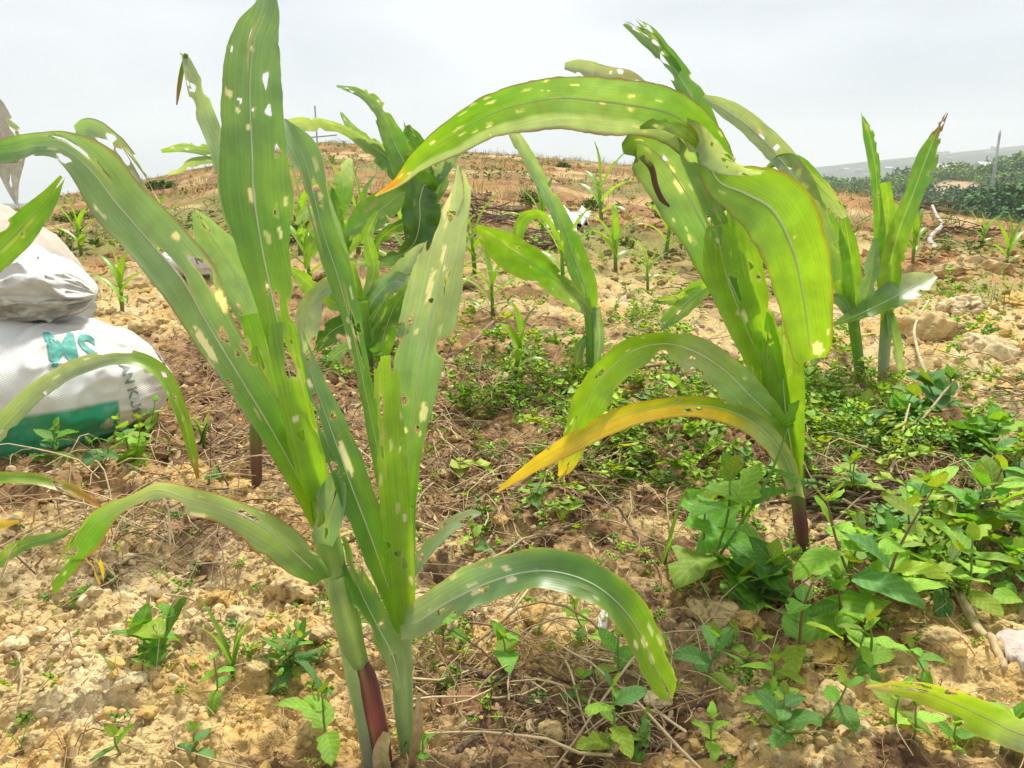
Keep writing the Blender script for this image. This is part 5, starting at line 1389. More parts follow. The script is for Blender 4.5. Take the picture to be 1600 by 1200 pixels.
def weed(px, py, hpx, lpx, shape, ci, label, pairs=4, seed=None, stem=0, lean=0.0, bushy=1):
    p = gp(px, py)
    seed = seed if seed is not None else int(px * 7 + py)
    rng = np.random.default_rng(seed)
    _, _, d = project(p[None]); sc = float(d[0]) / F
    Ht, Lf = hpx * sc, lpx * sc * 1.06
    t = thing('weed', p, label, 'weed', WN)
    for b_ in range(bushy):
        ln = np.array((lean + rng.normal(0, .15) + (.35 * math.cos(b_ * 2.4) if bushy > 1 else 0), rng.normal(0, .15) + (.35 * math.sin(b_ * 2.4) if bushy > 1 else 0)))
        hh = Ht * (1 if b_ == 0 else rng.uniform(.55, .95))
        s = np.linspace(-.04, 1, 9)
        P = np.stack([ln[0] * hh * s + .05 * hh * np.sin(s * 4 + seed), ln[1] * hh * s, hh * s], 1)
        v, f = tube(P, np.linspace(.024, .011, 9) * Lf + .0004, 6)
        add('stem', make_mesh('stem', v, f, np.tile(STEMC[stem], (len(v), 1)), mats=[M_STALK]), t)
        a0 = rng.uniform(0, 3.14)
        for i in range(pairs):
            k = (i + 1) / pairs
            b0 = np.array([np.interp(k, s, P[:, q]) for q in range(3)])
            size = Lf * (1.05 - .55 * k ** 2.2) * rng.uniform(.62, 1.15)
            for h_ in range(2):
                if rng.random() < .08: continue
                az = a0 + i * math.pi / 2 + h_ * math.pi + rng.normal(0, .25)
                el = math.radians(4 + 44 * k ** 2 + rng.normal(0, 17))
                m = WLEAF[shape, ci if rng.random() < .75 else (ci + 1) % 3][int(rng.integers(0, 7))]
                o = bpy.data.objects.new('leaf', m)
                o.location = b0; o.rotation_euler = (rng.normal(0, .22), -el, az); o.scale = (size, size * rng.uniform(.85, 1.15), size)
                link(o, t)
        if rng.random() < .8:
            o = bpy.data.objects.new('leaf', WLEAF[shape, 1][0]); o.location = P[-1]; o.rotation_euler = (0, -1.1, rng.uniform(0, 6)); o.scale = (Lf * .4,) * 3; link(o, t)
for q in [
    (1112, 930, 250, 96, 'lobed', 0, 'tall hairy weed with big lobed leaves left of the right maize stalk', 4, 3, 0, .05, 2),
    (1172, 975, 80, 88, 'heart', 0, 'weed with large rounded heart leaves at the foot of the right maize stalk', 3, 4, 0, 0, 2),
    (1085, 915, 100, 80, 'heart', 0, 'weed with dark rounded leaves under the lobed weed', 2, 5, 0, 0, 1),
    (1235, 1050, 150, 85, 'ovate', 0, 'brown-stemmed weed with paired oval leaves right below the heart-leaved weed', 4, 6, 1),
    (1362, 1010, 210, 100, 'ovate', 1, 'tallest bright weed with broad oval leaves in the right foreground', 5, 7, 1, 0, 2),
    (1325, 950, 100, 78, 'ovate', 1, 'bright oval-leaved weed touching the base of the right maize stalk', 4, 8, 0),
    (1275, 1165, 110, 80, 'ovate', 0, 'weed with hanging oval leaf above the bottom edge, left of the lime maize leaf', 3, 9, 0),
    (1352, 1075, 90, 80, 'ovate', 0, 'small oval-leaved weed directly above the tip of the lime maize leaf', 3, 10, 0),
    (1500, 965, 110, 72, 'ovate', 1, 'leaning weed with pale oval leaves beside the dry maize stalk', 4, 11, 0, .2),
    (1430, 905, 110, 72, 'ovate', 0, 'oval-leaved weed between the tallest bright weed and the dark straw mat', 4, 12, 1),
    (1400, 1165, 75, 62, 'ovate', 0, 'low weed under the lime maize leaf', 3, 13, 0),
    (1520, 880, 130, 78, 'ovate', 0, 'dark leafy weed near the right edge below the straw mat', 4, 14, 1, 0, 2),
    (1575, 860, 120, 78, 'ovate', 1, 'dense oval-leaved weed cut by the right edge', 4, 15, 1, 0, 2),
    (1470, 672, 70, 78, 'heart', 2, 'weed with broad blue-green leaves in front of the pale clods', 3, 16, 0, 0, 2),
    (1372, 690, 80, 56, 'heart', 2, 'weed with round blue-green leaves at the feet of the maize pair', 3, 17, 0, 0, 2),
    (1560, 770, 90, 66, 'ovate', 2, 'blue-green weed at the right edge above the dense weed', 3, 18, 0, 0, 2),
    (1225, 1190, 80, 52, 'ovate', 2, 'dull green weed on the bottom edge below the brown-stemmed weed', 4, 19, 0),
    (1560, 1196, 60, 70, 'ovate', 0, 'weed in the bottom right corner under the lime maize leaf', 3, 20, 0),
    (1108, 1085, 90, 58, 'ovate', 2, 'weed with grooved grey-green leaves right of the arching leaf tip', 4, 21, 0),
    (1150, 1060, 60, 50, 'ovate', 1, 'small pale weed between grooved weed and brown-stemmed weed', 2, 22, 0),
    (948, 1192, 120, 66, 'ovate', 1, 'upright bright weed on the bottom edge under the arching leaf', 4, 23, 0),
    (958, 1085, 80, 52, 'ovate', 0, 'weed with spreading leaves just left of the arching leaf tip', 3, 24, 0),
    (922, 1015, 75, 34, 'lobed', 0, 'thin weed with small toothed leaves below the arching leaf', 4, 25, 1),
    (1115, 1175, 55, 46, 'ovate', 1, 'little pale weed on the bottom edge beside the dark roots', 3, 26, 0),
    (1055, 935, 36, 36, 'lance', 0, 'star-shaped weed seedling left of the heart-leaved weed', 3, 27, 0),
    (1102, 985, 34, 28, 'lance', 2, 'tiny grey-green weed on the ochre clod below the lobed weed', 3, 28, 0),
    (788, 1065, 50, 52, 'heart', 0, 'seedling with round leaves on the dark crumbs right of the pale stalk', 2, 29, 0),
    (690, 1020, 80, 56, 'ovate', 0, 'brown-stemmed weed behind the pale maize stalk', 4, 30, 1),
    (700, 1085, 30, 24, 'ovate', 0, 'tiny weed right of the pale maize stalk', 2, 31, 0),
    (455, 1050, 70, 56, 'lance', 2, 'dense dark green weed left of the purple stalk', 5, 32, 0, 0, 4),
    (520, 1165, 95, 72, 'ovate', 1, 'pale green weed on bare soil left of the purple stalk base', 3, 33, 0),
    (430, 1090, 36, 30, 'ovate', 0, 'tiny two-leaved weed below the dense dark weed', 2, 34, 1),
    (245, 1062, 90, 62, 'heart', 0, 'weed with round hanging leaves, largest in the bottom left quarter', 3, 35, 0, 0, 2),
    (335, 1112, 90, 48, 'ovate', 0, 'slim weed with dark paired leaves right of the round-leaved weed', 3, 36, 0),
    (305, 1192, 50, 42, 'ovate', 2, 'grey-green weed on the bottom edge below the slim weed', 3, 37, 0),
    (190, 1200, 40, 64, 'ovate', 1, 'low pale weed on the bottom edge left of the grey-green weed', 2, 38, 0),
    (228, 1090, 45, 20, 'ovate', 0, 'thin wispy weed below the round hanging leaves', 3, 39, 1),
    (85, 748, 60, 40, 'ovate', 2, 'leafy weed growing against the green band of the sack', 4, 40, 0, 0, 2),
    (210, 745, 100, 30, 'heart', 1, 'lime weed with small crinkled leaves at the end of the sack', 6, 41, 0, 0, 3),
    (165, 758, 40, 34, 'heart', 2, 'low round-leaved weed under the sack', 2, 42, 0, 0, 2),
    (348, 765, 22, 34, 'heart', 0, 'flat round-leaved seedling between the sack and the brown stalk', 2, 43, 0),
    (130, 945, 26, 26, 'lobed', 0, 'small weed on bare soil under the yellow leaf tip', 3, 44, 0, 0, 2),
    (180, 915, 24, 26, 'ovate', 2, 'small pale weed among dry rootlets in the left foreground', 2, 45, 0),
    (835, 820, 40, 30, 'lobed', 0, 'little jagged weed near the tip of the yellow leaf', 3, 46, 0, 0, 2),
    (900, 1100, 50, 40, 'ovate', 0, 'weed with wilted leaves among the dark roots', 3, 47, 0),
    (740, 880, 44, 34, 'ovate', 1, 'weed at the pale small leaf tip of the front pair', 3, 48, 1),
    (1440, 1100, 60, 50, 'ovate', 0, 'weed peeping over the lime maize leaf', 3, 49, 0),
    (1330, 800, 60, 44, 'lobed', 1, 'toothed pale weed in front of the straw mat', 3, 50, 0, 0, 2),
    (1250, 620, 60, 30, 'ovate', 1, 'lime weed behind the sheath of the right maize plant', 4, 51, 0, 0, 3),
    (1010, 1180, 50, 44, 'ovate', 2, 'weed on the bottom edge between the dark roots', 3, 52, 0),
    (660, 1195, 36, 40, 'ovate', 0, 'small weed at the bottom edge right of the dry sheath', 2, 53, 0),
    (1200, 1095, 60, 52, 'ovate', 0, 'low weed just under the brown-stemmed weed', 3, 54, 0),
    (1322, 1085, 70, 60, 'ovate', 1, 'fresh green weed left of the lime maize leaf tip', 3, 55, 0),
    (1392, 945, 110, 66, 'ovate', 0, 'leafy weed behind the tallest bright weed', 4, 56, 1),
    (1462, 965, 90, 60, 'ovate', 1, 'weed left of the dry maize stalk', 4, 57, 0),
    (1550, 935, 80, 56, 'ovate', 0, 'weed between the dry stalk and the right edge', 3, 58, 1),
    (1592, 965, 70, 56, 'ovate', 1, 'pale weed above the pinkish bark slab', 3, 59, 0),
    (1185, 1145, 60, 46, 'ovate', 1, 'little weed above the dull green weed on the bottom edge', 3, 60, 0),
    (1302, 1015, 90, 62, 'ovate', 0, 'weed in the dark gap right of the brown-stemmed weed', 4, 61, 1),
    (1420, 840, 70, 50, 'lobed', 1, 'toothed weed right of the straw mat', 3, 62, 0, 0, 2),
    (1482, 835, 80, 56, 'ovate', 1, 'bright weed above the dark leafy weed', 4, 63, 0, 0, 2),
    (1590, 775, 80, 54, 'ovate', 0, 'weed on the right edge beside the blue-green weed', 3, 64, 0),
    (1525, 725, 60, 56, 'heart', 0, 'round-leaved weed behind the blue-green weed at the right', 3, 65, 0, 0, 2),
    (1140, 1035, 50, 40, 'ovate', 0, 'small weed below the tan clod slab', 3, 66, 0),
    (1030, 1050, 40, 34, 'ovate', 1, 'tiny weed behind the arching leaf tip', 2, 67, 0),
    (1420, 1190, 60, 52, 'ovate', 1, 'bright weed on the bottom edge right of the grey-tan stone', 3, 68, 0),
    (1490, 1195, 50, 50, 'ovate', 0, 'weed on the bottom edge under the middle of the lime leaf', 3, 69, 0),
]:
    weed(*q[:7], pairs=q[7], seed=q[8] + 2000, stem=q[9], lean=q[10] if len(q) > 10 else 0.0, bushy=q[11] if len(q) > 11 else 1)

def grass(px, py, hpx, n, label, cols=(GREEN, LIME * .9), spread=.5):
    p = gp(px, py); _, _, d = project(p[None]); sc = float(d[0]) / F
    rng = np.random.default_rng(int(px + py))
    t = thing('grass_tuft', p, label, 'grass tuft', 'grass tufts')
    for i in range(n):
        az = rng.uniform(0, 6.28); L = hpx * sc * rng.uniform(.6, 1.1)
        s = np.linspace(0, 1, 14); el = math.radians(82) - math.radians(rng.uniform(20, 90)) * spread * s ** 1.3
        D = np.stack([np.cos(el) * math.cos(az), np.cos(el) * math.sin(az), np.sin(el)], 1)
        Pc = p + np.array((0, 0, -.003)) + np.concatenate([[np.zeros(3)], np.cumsum(D[:-1] * L / 13, 0)])
        S = np.tile(np.array((-math.sin(az), math.cos(az), 0)), (14, 1)); N = np.cross(D, S)
        hw = np.maximum(L * .035 * np.sin(np.pi * np.clip(.25 + .75 * s, 0, 1)) ** .6, .0004)
        blade(t, Pc, S, N, hw, [(0, cols[0]), (1, cols[1])], seed=int(px) + i, nv=3, curl=(60, 40), name='blade')
for q in [(365, 1065, 150, 7, 'grass seedling with long arching blades left of the dense dark weed'),
          (320, 712, 75, 12, 'fine grass tuft between the sack and the purple-brown stalk'),
          (1036, 905, 130, 4, 'single upright grass shoot left of the lobed weed'),
          (185, 1105, 60, 3, 'wispy grass shoot on bare soil in the lower left'),
          (725, 650, 45, 14, 'short grass tuft on the litter right of the front pair'),
          (840, 1010, 40, 6, 'small grass tuft under the arching leaf'),
          (35, 1185, 60, 6, 'grass blades in the bottom left corner'),
          (1160, 850, 90, 6, 'grass blades behind the hairy weed'),
          (500, 1130, 60, 5, 'thin grass at the bottom between stalks and pale weed')]:
    grass(*q)

# ------------------------------------------------------------------ clods and stones
CLODS = [
    (462, 945, 95, TAN, 'rough tan clod left of the front stalks, largest in the left half'), (350, 985, 60, OCHRE, 'ochre clod behind the grass seedling'),
    (305, 1075, 26, OCHRE, 'small orange stone beside the slim dark-leaved weed'), (78, 1140, 36, PALE * .9, 'rounded pale stone near the left edge'),
    (55, 1172, 46, TAN, 'tan stone in the bottom left corner'), (172, 1142, 32, OCHRE * 1.1, 'ochre stone below the wispy grass shoot'), (20, 1150, 34, PALE * .75, 'dull stone at the left edge'),
    (235, 1150, 30, OCHRE, 'orange stone near the bottom edge left of the grey-green weed'), (215, 1105, 42, PALE, 'broad pale stone under the wispy weed'),
    (110, 1030, 60, PALE, 'pale flat clod left of the round-leaved weed'), (225, 940, 52, TAN, 'tan clod among rootlets in the left foreground'), (165, 855, 34, OCHRE, 'ochre lump under the drooping leaf'),
    (1532, 428, 92, TAN, 'big tan clod near the right edge on the slope'), (1475, 432, 60, TAN * .95, 'tan clod beside the big clod on the slope'), (1592, 475, 60, OCHRE * 1.1, 'ochre clod cut by the right edge'),
    (1500, 495, 80, PALE, 'pale clod heap behind the broad blue-green weed'), (1440, 530, 110, TAN, 'broad tan clod right of the maize pair'), (1545, 560, 100, PALE * .95, 'pale broken clod at the foot of the clay heap'),
    (1585, 600, 70, TAN, 'tan clod at the right edge over the blue-green weed'), (1480, 590, 70, TAN, 'low tan clod just above the broad blue-green leaves'), (1345, 470, 60, TAN, 'tan clod between the two maize stalks of the pair'),
    (1110, 975, 95, TAN, 'tan clod slab below the lobed weed'), (1160, 990, 60, OCHRE, 'ochre clod below the heart leaves'), (1470, 1040, 80, TAN * .9, 'brown clod above the lime maize leaf'),
    (1295, 1125, 90, TAN, 'tan clod left of the lime maize leaf'), (1285, 1040, 70, OCHRE, 'orange-brown clod between oval-leaved weeds'), (1420, 1040, 34, OCHRE * 1.1, 'small orange stone under the tallest bright weed'),
    (1415, 1130, 40, PALE, 'pale stone under the lime maize leaf'), (1025, 1115, 46, PALE, 'pale angular stone below the arching leaf tip'), (670, 900, 26, OCHRE * 1.1, 'small orange stone right of the front stalks'),
    (782, 842, 24, OCHRE * 1.1, 'small orange stone under the yellow leaf tip'), (830, 985, 60, OCHRE, 'ochre clod under the arching leaf'), (720, 1120, 80, BROWN * 1.5, 'brown crumbly clod right of the dry sheath'),
    (780, 1150, 70, LITTER, 'brown clod at the bottom edge right of the stalks'), (860, 1140, 46, TAN * .9, 'tan clod by the dark roots'), (405, 1060, 50, TAN, 'tan clod left of the dense dark weed'),
    (240, 520, 60, TAN, 'tan clod on the bare patch right of the sacks'), (270, 470, 50, OCHRE, 'ochre clod on the bare patch near the small white sack'), (210, 455, 46, TAN, 'tan clod behind the thin seedling'),
    (1080, 560, 46, OCHRE * 1.1, 'orange clod behind the arching middle leaf'), (1430, 700, 50, OCHRE * .9, 'orange clod in front of the maize pair'), (30, 1030, 40, PALE, 'white-tan clod at the left edge'),
    (1490, 1140, 36, OCHRE, 'orange stone near the bottom right corner'), (580, 1140, 30, TAN, 'small tan stone against the purple stalk'), (950, 1160, 36, TAN, 'tan stone behind the upright bright weed'),
    (500, 1010, 40, TAN * .9, 'tan clod close to the purple stalk'), (150, 960, 46, PALE, 'pale clod under the yellow leaf tip'), (1340, 1180, 44, PALE * .8, 'grey-tan stone on the bottom edge below the clod'),
]
for i, (px, py, spx, colr, lab) in enumerate(CLODS):
    p = gp(px, py); _, _, d = project(p[None]); sc = float(d[0]) / F * spx / 2
    v, f = lump(ICO5 if spx >= 50 else ICO4, 300 + i, .34, 1.5, .52 if spx >= 50 else .7)
    v = v * (1 + .26 * (fbm(v[:, 0] * 3.5 + i, v[:, 1] * 3.5 + v[:, 2] * 4, 4, i, .62)[:, None] - .5) * 2 * (1 if spx >= 50 else .35))
    if spx >= 50:                            # crumbly skin
        q1, q2, qi = worley(v[:, 0] * 3.3 + v[:, 2] * 1.7 + i, v[:, 1] * 3.3 - v[:, 2] * 1.9, 500 + i)
        v = v * (1 + .06 * np.sqrt(np.clip(1 - (q1 / .75) ** 2, 0, 1)) * (.2 + qi) - .05 * np.exp(-((q2 - q1) / .09) ** 2) + .12 * (fbm(v[:, 0] * 9, v[:, 1] * 9 + v[:, 2] * 8, 4, i, .65) - .5))[:, None]
    c = colr * (.75 + .5 * fbm(v[:, 0] * 3 + i, v[:, 1] * 3 + v[:, 2] * 3, 4, 60 + i))[:, None]
    c = c + (HUMUS * 1.5 - c) * (.7 * smooth(.62, .72, fbm(v[:, 0] * 4, v[:, 1] * 4 + v[:, 2] * 3 + i, 3, 80 + i)))[:, None]
    stone = spx < 50
    o = add('stone' if stone else 'soil_clod', make_mesh('clod', v * sc, f, c, mats=[M_CLOD]), None, p + np.array((0, 0, sc * (.06 if spx >= 50 else .18))))
    o.rotation_euler = (0, 0, i * 1.7)
    tag(o, lab, 'stone' if stone else 'clod', 'loose stones' if stone else 'clods of soil')

# ------------------------------------------------------------------ roots, twigs, stalks on the ground
def ground_stick(pts, wpx, colr, name, label, cat, lift=0.0, bumpy=.2, group='dead sticks on the ground', ends=(1, .5)):
    P = ground_px([q[0] for q in pts], [q[1] for q in pts])
    for i, q in enumerate(pts):
        if len(q) > 2: P[i, 2] += q[2]
    n = 10 * len(pts)
    q = spline(P, n)
    _, _, d = project(q); t = np.linspace(0, 1, n)
    rad = wpx / 2 * d / F * np.interp(t, [0, 1], ends) * (1 + bumpy * (vnoise(t * 14, t * 0, len(label)) - .5))
    g0 = hfun(q[:, 0], q[:, 1]); q[:, 2] = np.maximum(q[:, 2], g0 + rad * .3) + lift
    v, f = tube(q, rad, 8)
    c = np.tile(colr, (len(v), 1)) * (.75 + .5 * vnoise(np.arange(len(v)) * .37, np.arange(len(v)) * .05, 3))[:, None]
    base = q[0].copy()
    o = add(name, make_mesh(name, v - base, f, c, mats=[M_DRY]), None, base)
    return tag(o, label, cat, group)
DK = np.array((.10, .065, .045)); MB_ = np.array((.30, .20, .13)); PS = STRAW
for q in [
    ([(690, 1062), (760, 1080), (830, 1105), (900, 1125), (940, 1145), (1000, 1165), (1080, 1180), (1150, 1200)], 15, DK * 1.3, 'root', 'long dark root snaking along the bottom under the arching leaf', 'root'),
    ([(800, 1072), (870, 1098), (930, 1112), (960, 1130)], 9, MB_, 'root', 'brown root crossing above the long dark root', 'root'),
    ([(990, 1155), (1040, 1135), (1080, 1115), (1095, 1108)], 11, DK, 'root', 'short black stick below the arching leaf tip', 'stick'),
    ([(1000, 1160), (1080, 1165), (1180, 1160), (1240, 1165)], 8, MB_ * .8, 'root', 'thin brown root running right from the long dark root', 'root'),
    ([(860, 1075), (850, 1130), (830, 1170)], 8, MB_ * .7, 'twig', 'brown twig lying across the dark root', 'twig'),
    ([(715, 1185), (740, 1165), (770, 1165), (800, 1185)], 10, DK * 1.4, 'twig', 'bent dark twig at the bottom edge right of the stalks', 'twig'),
    ([(1455, 900), (1490, 950, .01), (1520, 1010, .01), (1545, 1060), (1562, 1098)], 22, STRAW * .9, 'dry_stalk', 'dry straw-coloured maize stalk slanting down at the right', 'dry stalk'),
    ([(640, 870), (720, 880), (800, 868), (880, 862)], 7, MB_, 'twig', 'brown twig behind the arching leaf', 'twig'),
    ([(800, 880), (850, 862), (905, 858), (930, 862)], 9, MB_ * .8, 'twig', 'brown twig above the arching leaf', 'twig'),
    ([(860, 945), (920, 915), (980, 917), (1040, 925)], 6, PS * .9, 'root', 'pale rootlet right of the arching leaf', 'root'),
    ([(960, 895), (1010, 888)], 7, MB_ * .7, 'twig', 'short brown stick above the pale rootlet', 'twig'),
    ([(690, 560), (730, 555, .03), (790, 522, .05), (840, 525, .03), (895, 560)], 6, np.array((.36, .22, .15)), 'twig', 'thin reddish twig bowed over the weeds in the middle ground', 'twig'),
    ([(930, 602), (1000, 592, .02), (1080, 588, .02), (1160, 592)], 6, MB_, 'twig', 'straight brown twig behind the arching middle leaf', 'twig'),
    ([(890, 790), (960, 830), (1010, 870)], 6, DK * 1.6, 'twig', 'thin dark twig left of the hairy weed', 'twig'),
    ([(880, 760), (930, 780), (960, 840)], 6, PS * .8, 'twig', 'pale thin root under the yellow leaf', 'root'),
    ([(700, 790), (760, 760, .01), (830, 730), (860, 700)], 5, PS * .9, 'dry_straw', 'pale straw lying left of the yellow leaf', 'straw'),
    ([(760, 870), (800, 800), (850, 770)], 5, PS * .7, 'dry_straw', 'tan straw below the yellow leaf', 'straw'),
    ([(0, 800), (80, 790), (150, 795)], 8, MB_, 'twig', 'brown twig under the leaf at the left edge', 'twig'),
    ([(170, 910), (230, 885, .01), (280, 880), (330, 872)], 7, PS * .8, 'root', 'tan root bundle in the left foreground', 'root'),
    ([(215, 820), (255, 830), (258, 865), (240, 880)], 8, PS * .8, 'root', 'forked pale root under the long left leaf', 'root'),
    ([(0, 1045), (30, 1050, .01), (38, 1080, .01), (34, 1110)], 8, PS * .8, 'dry_straw', 'bent straw at the left edge', 'straw'),
    ([(420, 850), (430, 880, .01), (440, 920)], 9, PS * 1.1, 'dry_straw', 'pale husk strip on the rough clod left of the stalks', 'straw'),
    ([(285, 790), (340, 800), (392, 830)], 6, MB_ * .8, 'twig', 'twig under the long left leaf', 'twig'),
    ([(1250, 840), (1300, 815, .02), (1370, 822, .02), (1450, 850)], 7, DK * 1.2, 'dry_straw', 'dark stalk lying across the straw mat', 'dry stalk'),
    ([(1270, 860), (1350, 850, .01), (1430, 845)], 8, DK * 1.5, 'dry_straw', 'brown stalk on the near side of the straw mat', 'dry stalk'),
    ([(1290, 640), (1310, 690, .02), (1320, 700)], 7, PS, 'dry_straw', 'short pale straw in the lime weeds', 'straw'),
    ([(1375, 790), (1395, 750, .04), (1412, 705, .08)], 6, PS, 'dry_straw', 'upright pale straw before the maize pair', 'straw'),
    ([(1380, 740), (1440, 700, .06), (1500, 665, .10), (1560, 655, .08), (1598, 665, .04)], 5, PS * .8, 'dry_straw', 'long pale stem arching over the right weeds', 'straw'),
    ([(1455, 600), (1430, 570, .03), (1425, 545, .06), (1445, 510, .08)], 6, STRAW * .8 + PALEG * .3, 'dry_straw', 'pale withered leaf strip in front of the clay clods', 'straw'),
    ([(1465, 398), (1452, 380, .02), (1470, 362, .05), (1462, 345, .09), (1455, 338, .12)], 9, np.array((.50, .44, .37)), 'branch', 'bleached crooked branch on the slope right of the maize pair', 'branch'),
    ([(545, 480), (620, 505), (690, 500)], 5, MB_, 'twig', 'twig behind the torn maize plant', 'twig'),
    ([(270, 620), (330, 640), (380, 620)], 6, MB_ * .9, 'twig', 'twig beside the end of the sack', 'twig'),
    ([(240, 770), (330, 735), (400, 730)], 5, PS * .8, 'dry_straw', 'pale straw in front of the brown stalk', 'straw'),
    ([(1180, 900), (1210, 880), (1260, 868)], 6, PS * .8, 'twig', 'pale twig behind the heart leaves', 'twig'),
]:
    ground_stick(*q)

# straw mat, brush heaps
def heap(px, py, wpx, hpx, n, cols, label, seed, name='brush_heap', part='stick'):
    rng = np.random.default_rng(seed)
    p = gp(px, py); _, _, d = project(p[None]); sc = float(d[0]) / F
    W_, H_ = wpx * sc, hpx * sc
    t = thing(name, p, label, 'brush heap', 'heaps of cut brush')
    for i in range(n):
        a = rng.uniform(0, 6.28); r = W_ * .42 * math.sqrt(rng.random())
        cx, cy = r * math.cos(a), r * math.sin(a) * .7
        cz = H_ * (1 - (r / (W_ * .5)) ** 2) * rng.random()
        L = W_ * rng.uniform(.3, .75); yaw = rng.normal(0, .6) + (math.pi if rng.random() < .5 else 0); pit = rng.normal(0, .22)
        s = np.linspace(-.5, .5, 7)
        P = np.stack([cx + L * s * math.cos(yaw) - .15 * L * np.sin(s * 3) * math.sin(yaw), cy + L * s * math.sin(yaw) + .15 * L * np.sin(s * 3 + i), cz + L * s * math.sin(pit) + .06 * L * np.cos(s * 4 + i)], 1)
        gz = hfun(P[:, 0] + p[0], P[:, 1] + p[1]) - p[2]
        P[:, 2] = np.maximum(P[:, 2], gz + .004)
        v, f = tube(P, W_ * rng.uniform(.006, .014) * np.linspace(1, .5, 7), 5)
        c = cols[int(rng.integers(0, len(cols)))] * rng.uniform(.7, 1.3)
        add(part, make_mesh(part, v, f, np.tile(c, (len(v), 1)), mats=[M_DRY]), t)
    return t
BC = [DK, DK * 1.5, np.array((.22, .14, .10)), np.array((.36, .28, .22))]
heap(768, 352, 120, 50, 36, BC, 'dark brush heap on the slope right of the front leaf tips', 1)
heap(835, 392, 110, 46, 34, BC, 'dark brush heap around the white plastic scrap', 2)
heap(605, 385, 130, 40, 36, BC, 'brush heap behind the torn maize plant', 3)
heap(1440, 333, 80, 18, 26, [DK, DK * 1.4, BROWN], 'flat dark brush heap on the field edge against the valley', 4)
heap(1505, 372, 110, 22, 30, [DK, BROWN, STRAW * .6], 'low brush heap right of the bleached branch', 5)
heap(1100, 470, 90, 60, 34, [DK, DK * 1.3, BROWN], 'dark root heap behind the tall right maize plant', 6)
heap(1350, 800, 240, 26, 60, [DK, DK * 1.4, MB_ * .7, STRAW * .7], 'flattened dark straw mat right of the right maize stalk', 7, 'straw_mat', 'straw')
heap(1590, 655, 90, 40, 24, [DK, MB_, STRAW * .7], 'small tangle of dry stems at the right edge', 8)

# small flat leftovers
def sheet(outline, Y_, th, colr, name, label, cat, mat=None, tilt=0.0, seed=0):
    """a crumpled flat piece lying on the ground, with real thickness"""
    P = ground_px([q[0] for q in outline], [q[1] for q in outline])
    c0 = P.mean(0)
    rings = np.linspace(0, 1, 6)
    top = []
    n = len(P)
    for r in rings[1:]:
        q = c0 + (P - c0) * r
        z = np.maximum(hfun(q[:, 0], q[:, 1]), c0[2] - .003) + th + tilt * (fbm(q[:, 0] * (40 if c0[1] < 2.5 else 5) + seed, q[:, 1] * (40 if c0[1] < 2.5 else 3), 2, seed) - .3)
        top.append(np.stack([q[:, 0], q[:, 1], z], 1))
    cz = c0.copy(); cz[2] = float(hfun(c0[:1], c0[1:2])[0]) + th + tilt * .3
    V = np.vstack([[cz]] + top + [top[-1] - np.array((0, 0, th * 1.5))])
    tri = [[0, 1 + i, 1 + (i + 1) % n] for i in range(n)]
    quad = []
    for k in range(5):
        for i in range(n):
            a_, b_ = 1 + k * n + i, 1 + k * n + (i + 1) % n
            quad.append([a_, a_ + n, b_ + n, b_])
    c = np.tile(colr, (len(V), 1)) * (.85 + .3 * fbm(V[:, 0] * 60, V[:, 1] * 60, 3, seed))[:, None]
    o = add(name, make_mesh(name, V - c0, [np.array(quad), np.array(tri)], c, mats=[mat or M_DRY]), None, c0)
    return tag(o, label, cat)
def dense(pts, k=4):
    a_ = np.array(pts, float); out = []
    for i in range(len(a_)):
        for j in range(k): out.append(a_[i] + (a_[(i + 1) % len(a_)] - a_[i]) * j / k + np.random.default_rng(i * 7 + j).normal(0, 1.5, 2))
    return out
sheet(dense([(1546, 1032), (1575, 1022), (1625, 1018), (1640, 1100), (1595, 1106), (1572, 1090)]), 0, .006, np.array((.60, .50, .42)), 'bark_piece', 'pale pinkish slab of bark at the right edge', 'bark', M_CLOD, .01, 3)
sheet(dense([(1375, 790), (1400, 778), (1432, 786), (1428, 796), (1395, 797)]), 0, .004, np.array((.50, .38, .30)), 'dead_leaf', 'pale brown dead leaf on the straw mat', 'dead leaf', None, .03, 4)
sheet(dense([(1437, 672), (1470, 664), (1505, 676), (1500, 690), (1450, 688)]), 0, .03, np.array((.45, .24, .12)), 'dead_leaf', 'reddish-brown curled dead leaf under the broad blue-green weed', 'dead leaf', None, .05, 5)
sheet(dense([(936, 990), (948, 985), (955, 995), (944, 1003), (935, 1000)], 3), 0, .004, WHITE, 'plastic_scrap', 'tiny white scrap on soil below the arching leaf', 'scrap', M_SACK, .01, 6)
sheet(dense([(852, 350), (880, 336), (905, 350), (898, 385), (868, 392)]), 0, .02, WHITE, 'plastic_scrap', 'white plastic scrap draped over the brush heap', 'scrap', M_SACK, .14, 7)
sheet(dense([(893, 338), (910, 332), (922, 344), (916, 360), (898, 356)]), 0, .02, WHITE, 'plastic_scrap', 'small white plastic bag on the slope behind the slim maize plant', 'scrap', M_SACK, .14, 8)

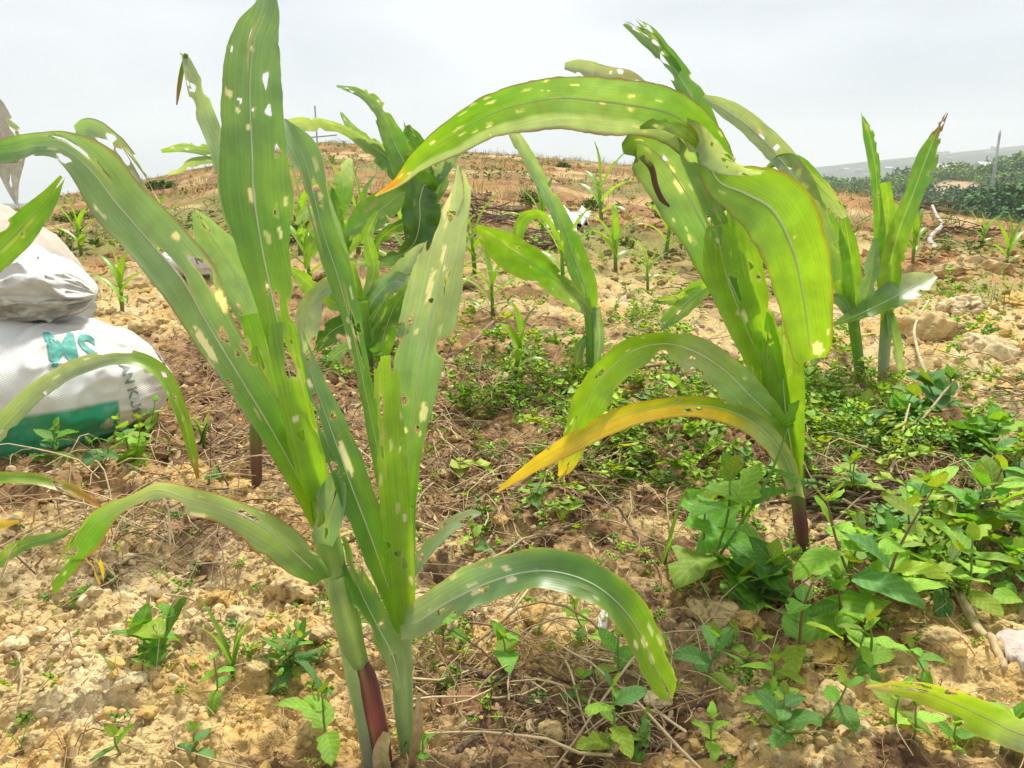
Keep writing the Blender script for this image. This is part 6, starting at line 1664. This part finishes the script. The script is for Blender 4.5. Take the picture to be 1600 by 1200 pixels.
# shrubs on the slope
def shrub(px, py, wpx, hpx, label, seed, colr=np.array((.06, .15, .03))):
    p = gp(px, py); _, _, d = project(p[None]); sc = float(d[0]) / F
    rng = np.random.default_rng(seed)
    t = thing('shrub', p, label, 'shrub', 'shrubs on the slope')
    n = 260
    q = norm(rng.normal(size=(n, 3))) * rng.uniform(.3, 1, n)[:, None] ** .6; q[:, 2] = np.abs(q[:, 2])
    pos = q * np.array((wpx * sc / 2, wpx * sc / 2, hpx * sc))
    pl = Pile(); s = rng.uniform(.12, .22, n) * wpx * sc
    pl.put(LT, LF, pos, rot_mats(rng.uniform(0, 6.28, n), -rng.uniform(-.3, 1, n), rng.normal(0, .5, n)), s, colr * rng.uniform(.6, 1.6, n)[:, None], LL)
    o = pl.build('foliage', M_SMALL, None, kind=None, parent=t)
    for i in range(4):
        v, f = tube(np.linspace((0, 0, -.02), pos[i] * .8, 5), np.linspace(.02, .008, 5) * wpx * sc, 5)
        add('stem', make_mesh('stem', v, f, np.tile(BROWN, (len(v), 1)), mats=[M_DRY]), t)
for i, q in enumerate([(826, 318, 36, 20, 'dark green shrub on the slope under the great arching leaf'), (924, 330, 34, 20, 'round green shrub on the slope right of the white plastic bag'),
          (880, 262, 26, 8, 'flat green shrub near the top of the slope'), (460, 378, 60, 30, 'green shrub between the front plants at the slope foot'),
          (250, 295, 50, 10, 'green patch shrub near the crest left of the tall leaf'), (120, 345, 60, 12, 'green shrub on the left part of the slope'),
          (1040, 345, 40, 12, 'light green shrub left of the tall right plant'), (1225, 268, 30, 22, 'small shrub on the crest behind the tall right plant')]):
    shrub(*q, seed=40 + i, colr=[np.array((.06, .15, .03)), np.array((.13, .22, .04))][i % 2])

# ------------------------------------------------------------------ haze over the valley
bpy.context.view_layer.update()
gmin, gmax = 1e9, -1e9
for o in COL.objects:
    if o.type == 'MESH' and o.parent is None:
        bb = np.array([o.matrix_world @ Vector(q) for q in o.bound_box])
        gmin = min(gmin, bb[:, 2].min()); gmax = max(gmax, bb[:, 2].max())
hv = (BOXV - np.array((0, 0, 0))) * np.array((3060, 3060, (max(gmax, 90) + 4) - (gmin - 1))) + np.array((0, 0, gmin - 1))
haze = add('haze', make_mesh('haze', hv, BOXF, None, smooth_shade=False))
hm, hn, hl_, hout = new_mat('haze')
pv = hn.new('ShaderNodeVolumePrincipled')
pv.inputs['Color'].default_value = (.93, .97, 1.0, 1); pv.inputs['Density'].default_value = 0.0007; pv.inputs['Anisotropy'].default_value = 0.2
hl_.new(pv.outputs[0], hout.inputs['Volume'])
haze.data.materials.append(hm)
tag(haze, 'thin pale haze filling the air over the valley', kind='stuff')
